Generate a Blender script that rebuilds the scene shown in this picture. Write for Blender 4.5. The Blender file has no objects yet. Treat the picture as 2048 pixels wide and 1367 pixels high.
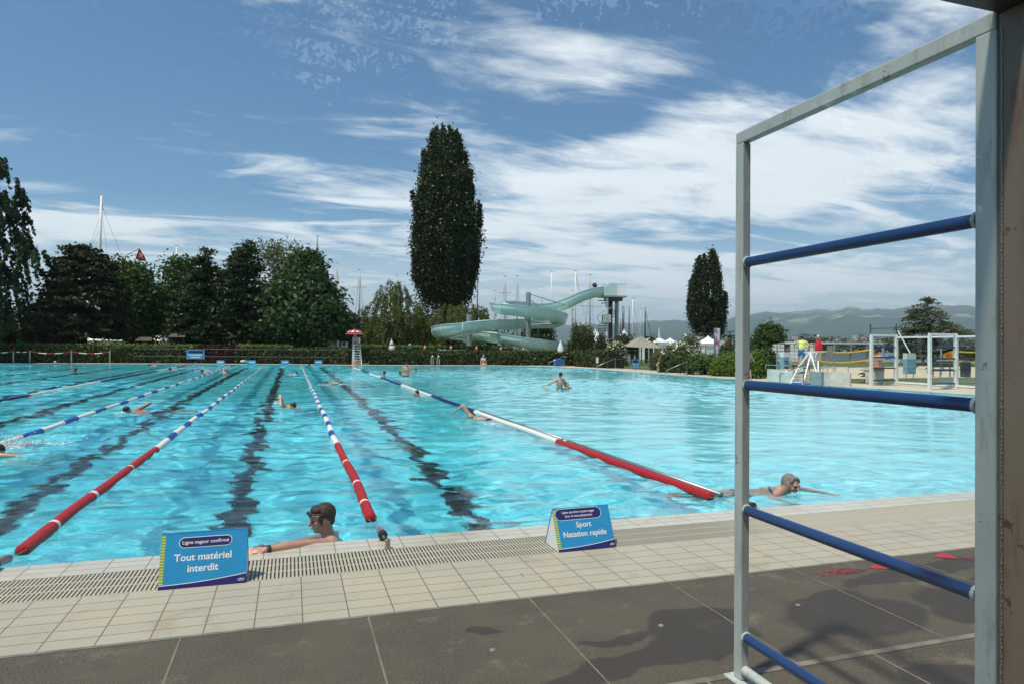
import bpy, math, random
import numpy as np
from mathutils import Vector, Matrix
R = math.radians
PI = math.pi
C = bpy.context.scene.collection
SC = bpy.context.scene
random.seed(7)
rng = np.random.default_rng(11)

# ------------------------------------------------------------------ camera, world, sun, exposure
CAMH = 1.5
YAW, PITCH, ROLL, FPX = R(17.87), R(.39), R(.37), 1365.33
_f0 = Vector((math.sin(YAW), math.cos(YAW), 0)); _r0 = Vector((math.cos(YAW), -math.sin(YAW), 0))
FW = _f0*math.cos(PITCH) + Vector((0, 0, math.sin(PITCH))); _u0 = _r0.cross(FW)
RT = _r0*math.cos(ROLL) + _u0*math.sin(ROLL); UP = _u0*math.cos(ROLL) - _r0*math.sin(ROLL)
cd = bpy.data.cameras.new('camera'); cam = bpy.data.objects.new('camera', cd); C.objects.link(cam)
cd.lens = 24.0; cd.sensor_width = 36; cd.clip_start = .05; cd.clip_end = 60000
cam.matrix_world = Matrix(((RT.x, UP.x, -FW.x, 0), (RT.y, UP.y, -FW.y, 0), (RT.z, UP.z, -FW.z, CAMH), (0, 0, 0, 1)))
SC.camera = cam
CAM = Vector((0, 0, CAMH))
def ray(px, py): return FW + RT*((px-1024)/FPX) - UP*((py-683.5)/FPX)
def G(px, py, z=0.):            # where a sight line meets the level z (used to survey the ground plan)
    r = ray(px, py); return CAM + r*((z-CAMH)/r.z)
def A(px, py, Y):               # where a sight line meets the vertical plane at distance Y
    r = ray(px, py); return CAM + r*(Y/r.y)
def at(px, Y):                  # ground point on plane Y
    v = A(px, 690, Y); return Vector((v.x, Y, 0))

SUN = Vector((-.34, -.14, .93)).normalized()
sun_el = math.asin(SUN.z); sun_az = math.atan2(SUN.x, SUN.y)
w = bpy.data.worlds.new('World'); SC.world = w; w.use_nodes = True
def build_world():
    nt = w.node_tree; N = nt.nodes; L = nt.links
    bg = N['Background']; bg.inputs[1].default_value = .105
    sk = N.new('ShaderNodeTexSky'); sk.sky_type = 'NISHITA'; sk.sun_disc = False
    sk.sun_elevation = sun_el; sk.sun_rotation = sun_az; sk.air_density = 1.0; sk.dust_density = .35; sk.ozone_density = 2.2
    tc = N.new('ShaderNodeTexCoord'); sp = N.new('ShaderNodeSeparateXYZ'); L.new(tc.outputs['Generated'], sp.inputs[0])
    def M(op, a, b=None, c=None, clamp=False):
        n = N.new('ShaderNodeMath'); n.operation = op; n.use_clamp = clamp
        for i, v in enumerate((a, b, c)):
            if v is None: continue
            if isinstance(v, (int, float)): n.inputs[i].default_value = v
            else: L.new(v, n.inputs[i])
        return n.outputs[0]
    zc = M('MAXIMUM', sp.outputs[2], 0.0); den = M('ADD', zc, .10)
    u = M('DIVIDE', sp.outputs[0], den); v = M('DIVIDE', sp.outputs[1], den)
    cb = N.new('ShaderNodeCombineXYZ'); L.new(u, cb.inputs[0]); L.new(v, cb.inputs[1])
    def noise(scale, rot, sx, sy, det, dist, off, rough=.55):
        m = N.new('ShaderNodeMapping'); m.inputs['Rotation'].default_value = (0, 0, R(rot)); m.inputs['Scale'].default_value = (sx, sy, 1)
        m.inputs['Location'].default_value = off
        L.new(cb.outputs[0], m.inputs[0]); n = N.new('ShaderNodeTexNoise'); n.inputs['Scale'].default_value = scale
        n.inputs['Detail'].default_value = det; n.inputs['Distortion'].default_value = dist; n.inputs['Roughness'].default_value = rough
        L.new(m.outputs[0], n.inputs[0]); return n.outputs[0]
    big = noise(.55, -20, 1, 1.4, 3, .6, (3.1, 1.7, 0))
    wisp = noise(1.25, -35, .95, 1.9, 9, .9, (0.4, 5.2, 0), .60)
    fine = noise(4.5, -35, .8, 2.2, 8, .6, (2, 1, 0), .65)
    az = M('ARCTAN2', sp.outputs[0], sp.outputs[1]); el = M('ARCSINE', sp.outputs[2])
    low = M('MULTIPLY', M('SUBTRACT', .36, zc), .30)
    s = M('ADD', M('ADD', M('MULTIPLY', big, .50), M('MULTIPLY', wisp, 1.10)), M('MULTIPLY', fine, .36)); s = M('ADD', s, low)
    # broad banks and gaps of the cloud field, by compass direction and height
    for px, py, sx, sy, ang, amp in [(560, 335, 250, 42, 13, .24), (140, 440, 120, 40, 0, .20), (640, 480, 240, 32, 3, .14), (1190, 110, 190, 42, 14, .26), (1640, 330, 250, 95, -22, .26), (1800, 110, 230, 85, -30, .24),
                                     (1370, 290, 170, 60, -15, .18), (1130, 400, 200, 60, 8, .24), (1480, 560, 380, 50, 0, .22), (760, 90, 200, 60, 10, .12), (1230, 20, 200, 34, 0, -.16), (1080, 245, 120, 60, 0, -.16), (200, 200, 300, 105, 0, -.30), (1580, 130, 90, 90, -35, -.22), (1300, 455, 120, 22, 0, -.12), (1660, 430, 200, 30, -8, -.18), (250, 330, 180, 35, 0, -.15), (1300, 200, 120, 30, -10, -.14), (700, 110, 420, 240, 0, 'b')]:
        r = ray(px, py).normalized()
        if amp == 'b': r.y = -r.y; amp = .6  # cloud bank added behind the camera to brighten the pane's sky reflection
        a0, e0 = math.atan2(r.x, r.y), math.asin(r.z); dx = M('MULTIPLY', M('SUBTRACT', az, a0), math.cos(e0)); dy = M('SUBTRACT', el, e0); ca, sa = math.cos(R(-ang)), math.sin(R(-ang))
        u_ = M('MULTIPLY', M('ADD', M('MULTIPLY', dx, ca), M('MULTIPLY', dy, sa)), FPX/sx*.9); v_ = M('MULTIPLY', M('SUBTRACT', M('MULTIPLY', dy, ca), M('MULTIPLY', dx, sa)), FPX/sy*.9)
        g_ = M('MULTIPLY', M('POWER', 2.718, M('MULTIPLY', M('ADD', M('MULTIPLY', u_, u_), M('MULTIPLY', v_, v_)), -1.)), amp); s = M('ADD', s, g_)
    mr = N.new('ShaderNodeMapRange'); mr.interpolation_type = 'SMOOTHSTEP'
    L.new(s, mr.inputs[0]); mr.inputs[1].default_value = .93; mr.inputs[2].default_value = 1.28
    mr.inputs[3].default_value = 0; mr.inputs[4].default_value = .92
    hz = N.new('ShaderNodeMapRange'); hz.interpolation_type = 'SMOOTHSTEP'
    L.new(sp.outputs[2], hz.inputs[0]); hz.inputs[1].default_value = .20; hz.inputs[2].default_value = 0.0
    hz.inputs[3].default_value = 0; hz.inputs[4].default_value = .80
    cover = M('MAXIMUM', mr.outputs[0], hz.outputs[0])
    cl = N.new('ShaderNodeMixRGB'); cl.inputs[1].default_value = (6.4, 6.9, 7.4, 1); cl.inputs[2].default_value = (8.2, 8.4, 8.6, 1); L.new(wisp, cl.inputs[0])
    tint = N.new('ShaderNodeMixRGB'); tint.blend_type = 'MULTIPLY'; tint.inputs[0].default_value = 1; L.new(sk.outputs[0], tint.inputs[1]); tint.inputs[2].default_value = (.48, .70, .80, 1)
    mx = N.new('ShaderNodeMixRGB'); L.new(cover, mx.inputs[0]); L.new(tint.outputs[0], mx.inputs[1]); L.new(cl.outputs[0], mx.inputs[2])
    L.new(mx.outputs[0], bg.inputs[0])
build_world()
sl = bpy.data.lights.new('sun', 'SUN'); sl.energy = 3.5; sl.angle = R(3); sl.color = (1, .92, .79)
sl.cycles.is_caustics_light = True
so = bpy.data.objects.new('sun', sl); C.objects.link(so); so.rotation_euler = SUN.to_track_quat('Z', 'Y').to_euler(); so.location = (0, 0, 30)
SC.view_settings.view_transform = 'Standard'; SC.view_settings.look = 'None'; SC.view_settings.exposure = .52; SC.view_settings.gamma = 1
SC.cycles.use_denoising = True; SC.cycles.max_bounces = 10; SC.cycles.transparent_max_bounces = 12
SC.cycles.sample_clamp_indirect = 6

# ------------------------------------------------------------------ materials
MATS = {}
class NT:
    def __init__(s, name):
        s.m = bpy.data.materials.new(name); s.m.use_nodes = True; s.t = s.m.node_tree; s.b = s.t.nodes['Principled BSDF']; s.o = s.t.nodes['Material Output']
    def n(s, typ, ins={}, **kw):
        nd = s.t.nodes.new(typ)
        for k, v in kw.items(): setattr(nd, k, v)
        for k, v in ins.items():
            if isinstance(v, bpy.types.NodeSocket): s.t.links.new(v, nd.inputs[k])
            else: nd.inputs[k].default_value = v
        return nd
    def l(s, a, b): s.t.links.new(a, b)
    def math(s, op, a, b=0., c=0., clamp=False): return s.n('ShaderNodeMath', {0: a, 1: b, 2: c}, operation=op, use_clamp=clamp).outputs[0]
    def pos(s): return s.n('ShaderNodeNewGeometry').outputs['Position']
    def mix(s, f, a, b, blend='MIX'): return s.n('ShaderNodeMixRGB', {0: f, 1: a, 2: b}, blend_type=blend).outputs[0]
    def noise(s, vec, scale, det=4, rough=.55, dist=0): return s.n('ShaderNodeTexNoise', {'Vector': vec, 'Scale': scale, 'Detail': det, 'Roughness': rough, 'Distortion': dist}).outputs[0]
    def bump(s, h, strength=.3, dist=.01): s.l(s.n('ShaderNodeBump', {'Height': h, 'Strength': strength, 'Distance': dist}).outputs[0], s.b.inputs['Normal'])
    def ramp(s, f, a, b, c0=0., c1=1.): return s.n('ShaderNodeMapRange', {0: f, 1: a, 2: b, 3: c0, 4: c1}, interpolation_type='SMOOTHSTEP').outputs[0]
def c4(c): return (c[0], c[1], c[2], 1)
def mat(name, col, rough=.5, var=.12, scale=6., metal=0., bump=0., spec=None, coord='Object'):
    if name in MATS: return MATS[name]
    k = NT(name); k.b.inputs['Roughness'].default_value = rough; k.b.inputs['Metallic'].default_value = metal
    if spec is not None: k.b.inputs['Specular IOR Level'].default_value = spec
    v = k.n('ShaderNodeTexCoord').outputs[coord]
    nz = k.noise(v, scale, 5)
    f = k.ramp(nz, .3, .7)
    k.l(k.mix(f, c4([x*(1-var) for x in col]), c4([min(1, x*(1+var)) for x in col])), k.b.inputs['Base Color'])
    if bump: k.bump(nz, bump, .01)
    MATS[name] = k.m; return k.m
def leafmat(name, dark, light, trans=.25, rough=.55, extra=None):
    if name in MATS: return MATS[name]
    k = NT(name); g = k.n('ShaderNodeNewGeometry'); rnd = g.outputs['Random Per Island']
    big = k.ramp(k.noise(k.n('ShaderNodeTexCoord').outputs['Object'], .7, 3), .35, .65)
    f = k.math('ADD', k.math('MULTIPLY', rnd, .6), k.math('MULTIPLY', big, .4))
    col = k.mix(f, c4(dark), c4(light))
    if extra: col = k.mix(k.math('GREATER_THAN', rnd, extra[0]), col, c4(extra[1]))
    k.l(col, k.b.inputs['Base Color']); k.b.inputs['Roughness'].default_value = rough; k.b.inputs['Specular IOR Level'].default_value = .25
    tr = k.n('ShaderNodeBsdfTranslucent', {'Color': col}); mx = k.n('ShaderNodeMixShader', {0: trans})
    k.l(k.b.outputs[0], mx.inputs[1]); k.l(tr.outputs[0], mx.inputs[2]); k.l(mx.outputs[0], k.o.inputs[0])
    MATS[name] = k.m; return k.m

# ------------------------------------------------------------------ mesh helpers
class MB:
    def __init__(s): s.v = []; s.f = []
    def add(s, vs, fs):
        o = len(s.v); s.v += [tuple(q) for q in vs]; s.f += [tuple(i+o for i in f) for f in fs]; return s
    def box(s, lo, hi, M=None):
        x0, y0, z0 = lo; x1, y1, z1 = hi
        vs = [Vector(q) for q in ((x0, y0, z0), (x1, y0, z0), (x1, y1, z0), (x0, y1, z0), (x0, y0, z1), (x1, y0, z1), (x1, y1, z1), (x0, y1, z1))]
        if M is not None: vs = [M @ q for q in vs]
        return s.add(vs, [(3, 2, 1, 0), (4, 5, 6, 7), (0, 1, 5, 4), (1, 2, 6, 5), (2, 3, 7, 6), (3, 0, 4, 7)])
    def beam(s, a, b, w, h):     # square bar from a to b
        a = Vector(a); b = Vector(b); d = (b-a).normalized(); up = Vector((0, 0, 1)) if abs(d.z) < .95 else Vector((0, 1, 0))
        x = d.cross(up).normalized()*(w/2); y = x.cross(d).normalized()*(h/2)
        vs = [p+i*x+j*y for p in (a, b) for i, j in ((-1, -1), (1, -1), (1, 1), (-1, 1))]
        return s.add(vs, [(0, 1, 2, 3), (7, 6, 5, 4), (0, 4, 5, 1), (1, 5, 6, 2), (2, 6, 7, 3), (3, 7, 4, 0)])
    def tube(s, pts, r, n=10, cap=True, r1=None):
        pts = [Vector(q) for q in pts]; k = len(pts); rings = []
        ref = Vector((0, 0, 1))
        for i, p in enumerate(pts):
            d = (pts[min(i+1, k-1)] - pts[max(i-1, 0)]).normalized()
            u = ref if abs(d.dot(ref)) < .95 else Vector((0, 1, 0))
            x = d.cross(u).normalized(); y = x.cross(d)
            rr = r if r1 is None else r+(r1-r)*i/max(1, k-1)
            if isinstance(r, (list, tuple)): rr = r[i]
            rings.append([p+(x*math.cos(2*PI*j/n)+y*math.sin(2*PI*j/n))*rr for j in range(n)])
        vs = [q for g in rings for q in g]
        fs = [(i*n+j, i*n+(j+1) % n, (i+1)*n+(j+1) % n, (i+1)*n+j) for i in range(k-1) for j in range(n)]
        if cap: fs += [tuple(range(n-1, -1, -1)), tuple((k-1)*n+j for j in range(n))]
        return s.add(vs, fs)
    def lathe(s, prof, n=16, M=None):   # prof: (r, z) around the z axis
        vs = []; k = len(prof)
        for r, z in prof: vs += [Vector((r*math.cos(2*PI*j/n), r*math.sin(2*PI*j/n), z)) for j in range(n)]
        if M is not None: vs = [M @ q for q in vs]
        fs = [(i*n+j, i*n+(j+1) % n, (i+1)*n+(j+1) % n, (i+1)*n+j) for i in range(k-1) for j in range(n)]
        fs += [tuple(range(n-1, -1, -1)), tuple((k-1)*n+j for j in range(n))]
        return s.add(vs, fs)
    def ball(s, c, rad, n=10, m=7, M=None):
        rad = (rad,)*3 if isinstance(rad, (int, float)) else rad
        vs = [Vector((0, 0, 1))]
        for i in range(1, m):
            t = PI*i/m; vs += [Vector((math.sin(t)*math.cos(2*PI*j/n), math.sin(t)*math.sin(2*PI*j/n), math.cos(t))) for j in range(n)]
        vs.append(Vector((0, 0, -1)))
        vs = [Vector((q.x*rad[0], q.y*rad[1], q.z*rad[2])) for q in vs]
        if M is not None: vs = [M @ q for q in vs]
        vs = [q+Vector(c) for q in vs]
        fs = [(0, 1+j, 1+(j+1) % n) for j in range(n)]
        for i in range(m-2): fs += [(1+i*n+j, 1+(i+1)*n+j, 1+(i+1)*n+(j+1) % n, 1+i*n+(j+1) % n) for j in range(n)]
        l = len(vs)-1; fs += [(l, l-n+(j+1) % n, l-n+j) for j in range(n)]
        return s.add(vs, fs)
    def cone2(s, a, b, ra, rb, n=9):    # tapered limb piece with round ends
        s.tube([a, b], [ra, rb], n); s.ball(a, ra, n, 6); return s.ball(b, rb, n, 6)
    def prism(s, poly, y0, y1, M=None):  # polygon in x,z extruded along y
        k = len(poly); vs = [Vector((x, y0, z)) for x, z in poly]+[Vector((x, y1, z)) for x, z in poly]
        if M is not None: vs = [M @ q for q in vs]
        return s.add(vs, [tuple(range(k)), tuple(range(2*k-1, k-1, -1))]+[(i, k+i, k+(i+1) % k, (i+1) % k) for i in range(k)])
    def build(s, name, m, parent=None, smooth=False, auto=None):
        me = bpy.data.meshes.new(name); me.from_pydata(s.v, [], s.f)
        o = bpy.data.objects.new(name, me); C.objects.link(o); me.materials.append(m)
        if smooth:
            me.shade_smooth()
            if auto: me.set_sharp_from_angle(angle=R(auto))
        if parent is not None: par(o, parent)
        return o
def par(o, p):
    o.parent = p; o.matrix_parent_inverse = p.matrix_world.inverted() if not p.get('_loc') else Matrix.Translation(-Vector(p['_loc']))
def tag(o, label=None, cat=None, group=None, kind=None):
    if label: o['label'] = label
    if cat: o['category'] = cat
    if group: o['group'] = group
    if kind: o['kind'] = kind
    return o
def thing(name, label, cat, loc=(0, 0, 0), group=None):
    o = bpy.data.objects.new(name, None); C.objects.link(o); o.location = loc; o.empty_display_size = .2
    o['_loc'] = tuple(float(x) for x in loc)
    return tag(o, label, cat, group)
def structure(o): o['kind'] = 'structure'; return o
def copy_tree(o, parent=None):
    c = o.copy(); C.objects.link(c); c.parent = parent
    for ch in list(o.children): copy_tree(ch, c)
    return c
def quads(name, co, m, parent=None):     # co: (n,4,3) array of leaf-like faces
    n = len(co); me = bpy.data.meshes.new(name); me.vertices.add(4*n); me.vertices.foreach_set('co', co.reshape(-1).astype(np.float32))
    me.loops.add(4*n); me.loops.foreach_set('vertex_index', np.arange(4*n, dtype=np.int32))
    me.polygons.add(n); me.polygons.foreach_set('loop_start', np.arange(0, 4*n, 4, dtype=np.int32)); me.update(calc_edges=True)
    o = bpy.data.objects.new(name, me); C.objects.link(o); me.materials.append(m)
    if parent is not None: par(o, parent)
    return o
def unit(a): return a/np.maximum(1e-9, np.linalg.norm(a, axis=-1, keepdims=True))
def leafquads(P, size, nrm=None, aspect=.55, down=0.):
    n = len(P); N_ = unit(rng.normal(size=(n, 3)) + (0 if nrm is None else nrm*1.3))
    T = rng.normal(size=(n, 3)); T[:, 2] -= down; T = unit(T - (T*N_).sum(1, keepdims=True)*N_); B = np.cross(N_, T)
    s = (size*rng.uniform(.6, 1.35, n))[:, None]
    return np.stack([P+T*s, P+B*s*aspect, P-T*s*.8, P-B*s*aspect], 1)
WRITE = {}
def text_mesh(mb, s, size, to_world, bold=.012, align='CENTER', spacing=1.):
    cu = bpy.data.curves.new('t', 'FONT'); cu.body = s; cu.size = size; cu.align_x = align; cu.align_y = 'CENTER'; cu.offset = bold*size; cu.space_character = spacing
    cu.resolution_u = 3
    o = bpy.data.objects.new('t', cu); C.objects.link(o); dg = bpy.context.evaluated_depsgraph_get(); me = bpy.data.meshes.new_from_object(o.evaluated_get(dg))
    mb.add([to_world(q.co.x, q.co.y) for q in me.vertices], [tuple(p.vertices) for p in me.polygons])
    bpy.data.objects.remove(o); bpy.data.curves.remove(cu); bpy.data.meshes.remove(me)
def fuse(mb, name, m, vox, parent=None, smooth=2):   # union of pieces into one continuous skin
    o = mb.build(name, m); r = o.modifiers.new('r', 'REMESH'); r.mode = 'VOXEL'; r.voxel_size = vox; r.use_smooth_shade = True
    if smooth: q = o.modifiers.new('s', 'SMOOTH'); q.iterations = smooth; q.factor = .5
    dg = bpy.context.evaluated_depsgraph_get(); me = bpy.data.meshes.new_from_object(o.evaluated_get(dg)); old = o.data; o.modifiers.clear(); o.data = me; bpy.data.meshes.remove(old)
    if not me.materials: me.materials.append(m)
    me.shade_smooth()
    if parent is not None: par(o, parent)
    return o
#@@SECTIONS
# ------------------------------------------------------------------ ground plan
WZ = -.035; NE = 5.41; FLOORZ = -1.95
EDGE = [(-26, NE), (-26, 60.6), (-17, 60.4), (-7, 58.6), (.5, 56.0), (4.4, 53.8), (14.5, 52.2), (17, 50.7), (18.9, 49.0), (20.0, 43.3), (20.2, 34.7), (20.55, 29), (20.85, 24), (21.25, 20.4), (21.8, 16), (22.4, NE)]
def sheet(name, poly, z, m, holes=None):
    return structure(MB().add([(x, y, z) for x, y in poly], [tuple(range(len(poly)))]).build(name, m))
# tiles, grate and slabs by the near edge
def tiled(name, tx, ty, col, grout, jw=.0035, var=.06, x0=0., y0=0., rough=.4, wet=None, ribs=False):
    k = NT(name); p = k.pos(); s = k.n('ShaderNodeSeparateXYZ', {0: p}); X, Y_ = s.outputs[0], s.outputs[1]
    ux = k.math('DIVIDE', k.math('SUBTRACT', X, x0), tx); uy = k.math('DIVIDE', k.math('SUBTRACT', Y_, y0), ty)
    def edge(u, t):
        f = k.math('FRACT', u); d = k.math('MINIMUM', f, k.math('SUBTRACT', 1., f)); return k.math('LESS_THAN', k.math('MULTIPLY', d, t), jw)
    j = k.math('MAXIMUM', edge(ux, tx), edge(uy, ty))
    cell = k.n('ShaderNodeCombineXYZ', {0: k.math('FLOOR', ux), 1: k.math('FLOOR', uy)}).outputs[0]
    wn = k.n('ShaderNodeTexWhiteNoise', {0: cell}, noise_dimensions='3D').outputs[0]
    nz = k.noise(p, 1.3, 6, .6); sp = k.noise(p, 30, 4, .6)
    f = k.math('ADD', k.math('MULTIPLY', wn, .5), k.math('MULTIPLY', nz, .5))
    col_ = k.mix(f, c4([c*(1-var*1.6) for c in col]), c4([min(1, c*(1+var)) for c in col]))
    col_ = k.mix(k.ramp(k.noise(p, 2.4, 7, .7, .5), .50, .72, 0, .6), col_, c4([col[0]*.66, col[1]*.6, col[2]*.5]))
    col_ = k.mix(k.ramp(sp, .62, .72, 0, .25), col_, c4([c*.6 for c in col]))
    col_ = k.mix(j, col_, c4(grout))
    k.l(col_, k.b.inputs['Base Color'])
    rg = k.ramp(nz, .35, .65, rough-.12, rough+.15); k.l(rg, k.b.inputs['Roughness'])
    h = k.math('SUBTRACT', k.math('MULTIPLY', sp, .05), j)
    if ribs: h = k.math('ADD', h, k.math('MULTIPLY', k.math('SINE', k.math('MULTIPLY', X, 2*PI/.0125)), .25))
    k.bump(h, .35, .002); return k.m
M_tile = tiled('deck_tile_mat', .2485, .13, (.41, .37, .275), (.15, .12, .08), x0=-.18, y0=3.87, ribs=True)
M_cope = tiled('coping_tile_mat', .2485, .11, (.50, .475, .395), (.18, .165, .13), x0=-.18, y0=5.10, rough=.25)
def grate_mat():
    k = NT('grate_mat'); p = k.pos(); s = k.n('ShaderNodeSeparateXYZ', {0: p})
    fx = k.math('FRACT', k.math('DIVIDE', s.outputs[0], .0248)); slot = k.math('LESS_THAN', fx, .42)
    fy = k.math('FRACT', k.math('DIVIDE', k.math('SUBTRACT', s.outputs[1], 4.655), .148)); bar = k.math('GREATER_THAN', fy, .10)
    a = k.math('MULTIPLY', slot, bar)
    # the right-hand run has a finer, closed grate
    a = k.math('MULTIPLY', a, k.ramp(s.outputs[0], 3.2, 4.2, 1., .25))
    nz = k.noise(p, 8, 5)
    k.l(k.mix(a, k.mix(nz, (.38, .345, .255, 1), (.45, .42, .32, 1)), (.02, .017, .012, 1)), k.b.inputs['Base Color']); k.b.inputs['Roughness'].default_value = .55
    k.bump(k.math('SUBTRACT', 1., a), .6, .01); return k.m
def slab_mat():
    k = NT('slab_mat'); p = k.pos(); s = k.n('ShaderNodeSeparateXYZ', {0: p}); X, Y_ = s.outputs[0], s.outputs[1]
    g = k.noise(p, 120, 4, .8); g2 = k.noise(p, 2.2, 6, .6); g3 = k.noise(p, 60, 2, .6)
    base = k.mix(k.ramp(g, .42, .58), (.026, .022, .015, 1), (.108, .091, .066, 1))
    base = k.mix(k.ramp(g2, .35, .65, 0, .45), base, (.10, .085, .058, 1))
    base = k.mix(k.ramp(k.noise(p, 3.0, 8, .75), .54, .68, 0, .6), base, (.17, .155, .11, 1))
    base = k.mix(k.ramp(g3, .62, .70, 0, .85), base, (.06, .05, .04, 1))
    # wet patches, each of its own outline
    wv = k.n('ShaderNodeVectorMath', {0: p, 1: k.n('ShaderNodeVectorMath', {0: k.n('ShaderNodeTexNoise', {'Vector': p, 'Scale': 2.6, 'Detail': 3}).outputs['Color'], 1: (.34, .34, 0)}, operation='MULTIPLY').outputs[0]}, operation='ADD').outputs[0]
    q = k.n('ShaderNodeSeparateXYZ', {0: wv})
    tot = None
    for cx, cy, rx, ry, a in [(2.12, 3.25, .34, .17, .25), (1.95, 3.0, .42, .15, .2), (1.62, 3.22, .22, .065, .0), (3.05, 3.10, .45, .28, -.1), (3.05, 3.36, .30, .10, .1), (3.8, 3.0, .28, .32, 0), (3.85, 3.55, .5, .12, .1),
                              (4.5, 3.62, .6, .10, 0), (1.62, 2.95, .55, .11, .2), (.98, 3.47, .085, .055, 0), (3.9, 2.45, .5, .25, .3), (2.9, 2.35, .2, .12, 0), (4.6, 3.3, .5, .16, 0), (3.6, 3.74, .12, .05, 0)]:
        dx = k.math('SUBTRACT', q.outputs[0], cx+.17); dy = k.math('SUBTRACT', q.outputs[1], cy+.17)
        ca, sa = math.cos(a), math.sin(a)
        u = k.math('DIVIDE', k.math('ADD', k.math('MULTIPLY', dx, ca), k.math('MULTIPLY', dy, sa)), rx)
        v = k.math('DIVIDE', k.math('SUBTRACT', k.math('MULTIPLY', dy, ca), k.math('MULTIPLY', dx, sa)), ry)
        d = k.math('ADD', k.math('MULTIPLY', u, u), k.math('MULTIPLY', v, v))
        m_ = k.ramp(d, .82, 1.22, 1, 0); tot = m_ if tot is None else k.math('MAXIMUM', tot, m_)
    col = k.mix(k.math('MULTIPLY', tot, .82), base, k.mix(.5, base, (.045, .030, .024, 1), 'MULTIPLY'))
    col = k.mix(k.math('MULTIPLY', tot, .72), base, (.022, .015, .011, 1))
    k.l(col, k.b.inputs['Base Color']); k.l(k.ramp(tot, 0, 1, .85, .6), k.b.inputs['Roughness'])
    k.bump(k.math('ADD', g, k.math('MULTIPLY', g3, .6)), .5, .004); return k.m
M_conc = mat('far_deck_mat', (.50, .44, .35), .8, .12, 2., bump=.1, coord='Object')
def grass_mat():
    k = NT('grass_mat'); p = k.pos(); a = k.noise(p, .35, 6, .7); b = k.noise(p, 9, 5, .7)
    c = k.mix(k.ramp(a, .35, .65), (.055, .095, .022, 1), (.115, .15, .045, 1)); c = k.mix(k.ramp(b, .4, .7, 0, .5), c, (.04, .07, .015, 1))
    k.l(c, k.b.inputs['Base Color']); k.b.inputs['Roughness'].default_value = .9; k.bump(b, .6, .05); return k.m
# the ground: one sheet to the horizon, with the pool as a hole
def ground():
    mb = MB(); BX = 30000.; outer = [(-BX, NE), (-BX, BX), (BX, BX), (BX, NE)]
    # strips around the pool: south, west, east, north (fan to the far rim)
    z = -.012
    mb.add([(-BX, -BX, z), (BX, -BX, z), (BX, 1.9, z), (-BX, 1.9, z)], [(0, 1, 2, 3)])
    mb.add([(-BX, 1.9, z), (-26, 1.9, z), (-26, 60.6, z), (-BX, 60.6, z)], [(0, 1, 2, 3)])
    east = [(22.4, 1.9)]+[q for q in reversed(EDGE[2:])]
    mb.add([(x, y, z) for x, y in east]+[(x, y, z) for x, y in [(-17, 60.6), (BX, 60.6), (BX, 1.9)]], [tuple(range(len(east)+3))])
    mb.add([(-BX, 60.6, z), (BX, 60.6, z), (BX, BX, z), (-BX, BX, z)], [(0, 1, 2, 3)])
    return structure(mb.build('ground', grass_mat()))
ground()
sheet('paving', [(-26, -6), (26, -6), (26, 2.66), (-26, 2.66)], 0, slab_mat())
sheet('paving', [(-26, 2.69), (26, 2.69), (26, 3.855), (-26, 3.855)], 0, bpy.data.materials['slab_mat'])
M_joint = mat('joint_mat', (.16, .14, .11), .8, .3, 8)
jm = MB()
for x0 in [-.53+.945*i for i in range(-14, 26)]:
    jm.add([(x0-.005, 2.69, .002), (x0+.005, 2.69, .002), (x0+.005, 3.85, .002), (x0-.005, 3.85, .002)], [(0, 1, 2, 3)])
for x0 in [-.1+.945*i for i in range(-8, 16)]:
    jm.add([(x0-.007, .3, .002), (x0+.007, .3, .002), (x0+.007, 2.66, .002), (x0-.007, 2.66, .002)], [(0, 1, 2, 3)])
jm.add([(-26, 2.655, .003), (26, 2.655, .003), (26, 2.695, .003), (-26, 2.695, .003)], [(0, 1, 2, 3)])
jm.add([(-26, 3.85, .003), (26, 3.85, .003), (26, 3.874, .003), (-26, 3.874, .003)], [(0, 1, 2, 3)])
structure(jm.build('paving_joints', M_joint))
sheet('tiled_deck', [(-26, 3.87), (22.6, 3.87), (22.6, 4.65), (-26, 4.65)], 0, M_tile)
sheet('drain_grate', [(-26, 4.65), (22.6, 4.65), (22.6, 5.10), (-26, 5.10)], -.003, grate_mat())
cp = MB(); cp.box((-26, 5.10, -.3), (22.4, NE, -.002)); structure(cp.build('pool_coping', M_cope))
# deck round the far and right sides
def ring(name, w, z, m, i0, i1, inset=0.):
    pts = [Vector((x, y)) for x, y in EDGE[i0:i1]]; out = []
    for i, p in enumerate(pts):
        d = (pts[min(i+1, len(pts)-1)]-pts[max(0, i-1)]).normalized(); nrm = Vector((-d.y, d.x)); out.append(p+nrm*w)
    inn = [p for p in pts]
    n = len(pts); vs = [(p.x, p.y, z) for p in inn]+[(p.x, p.y, z) for p in out]+[(p.x, p.y, z-.3) for p in inn]
    fs = [(i, i+1, n+i+1, n+i) for i in range(n-1)]+[(i, 2*n+i, 2*n+i+1, i+1) for i in range(n-1)]
    return structure(MB().add(vs, fs).build(name, m))
ring('far_deck', 1.25, .005, M_conc, 1, 9)
ring('side_deck', 2.6, .001, M_conc, 7, 16)
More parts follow.
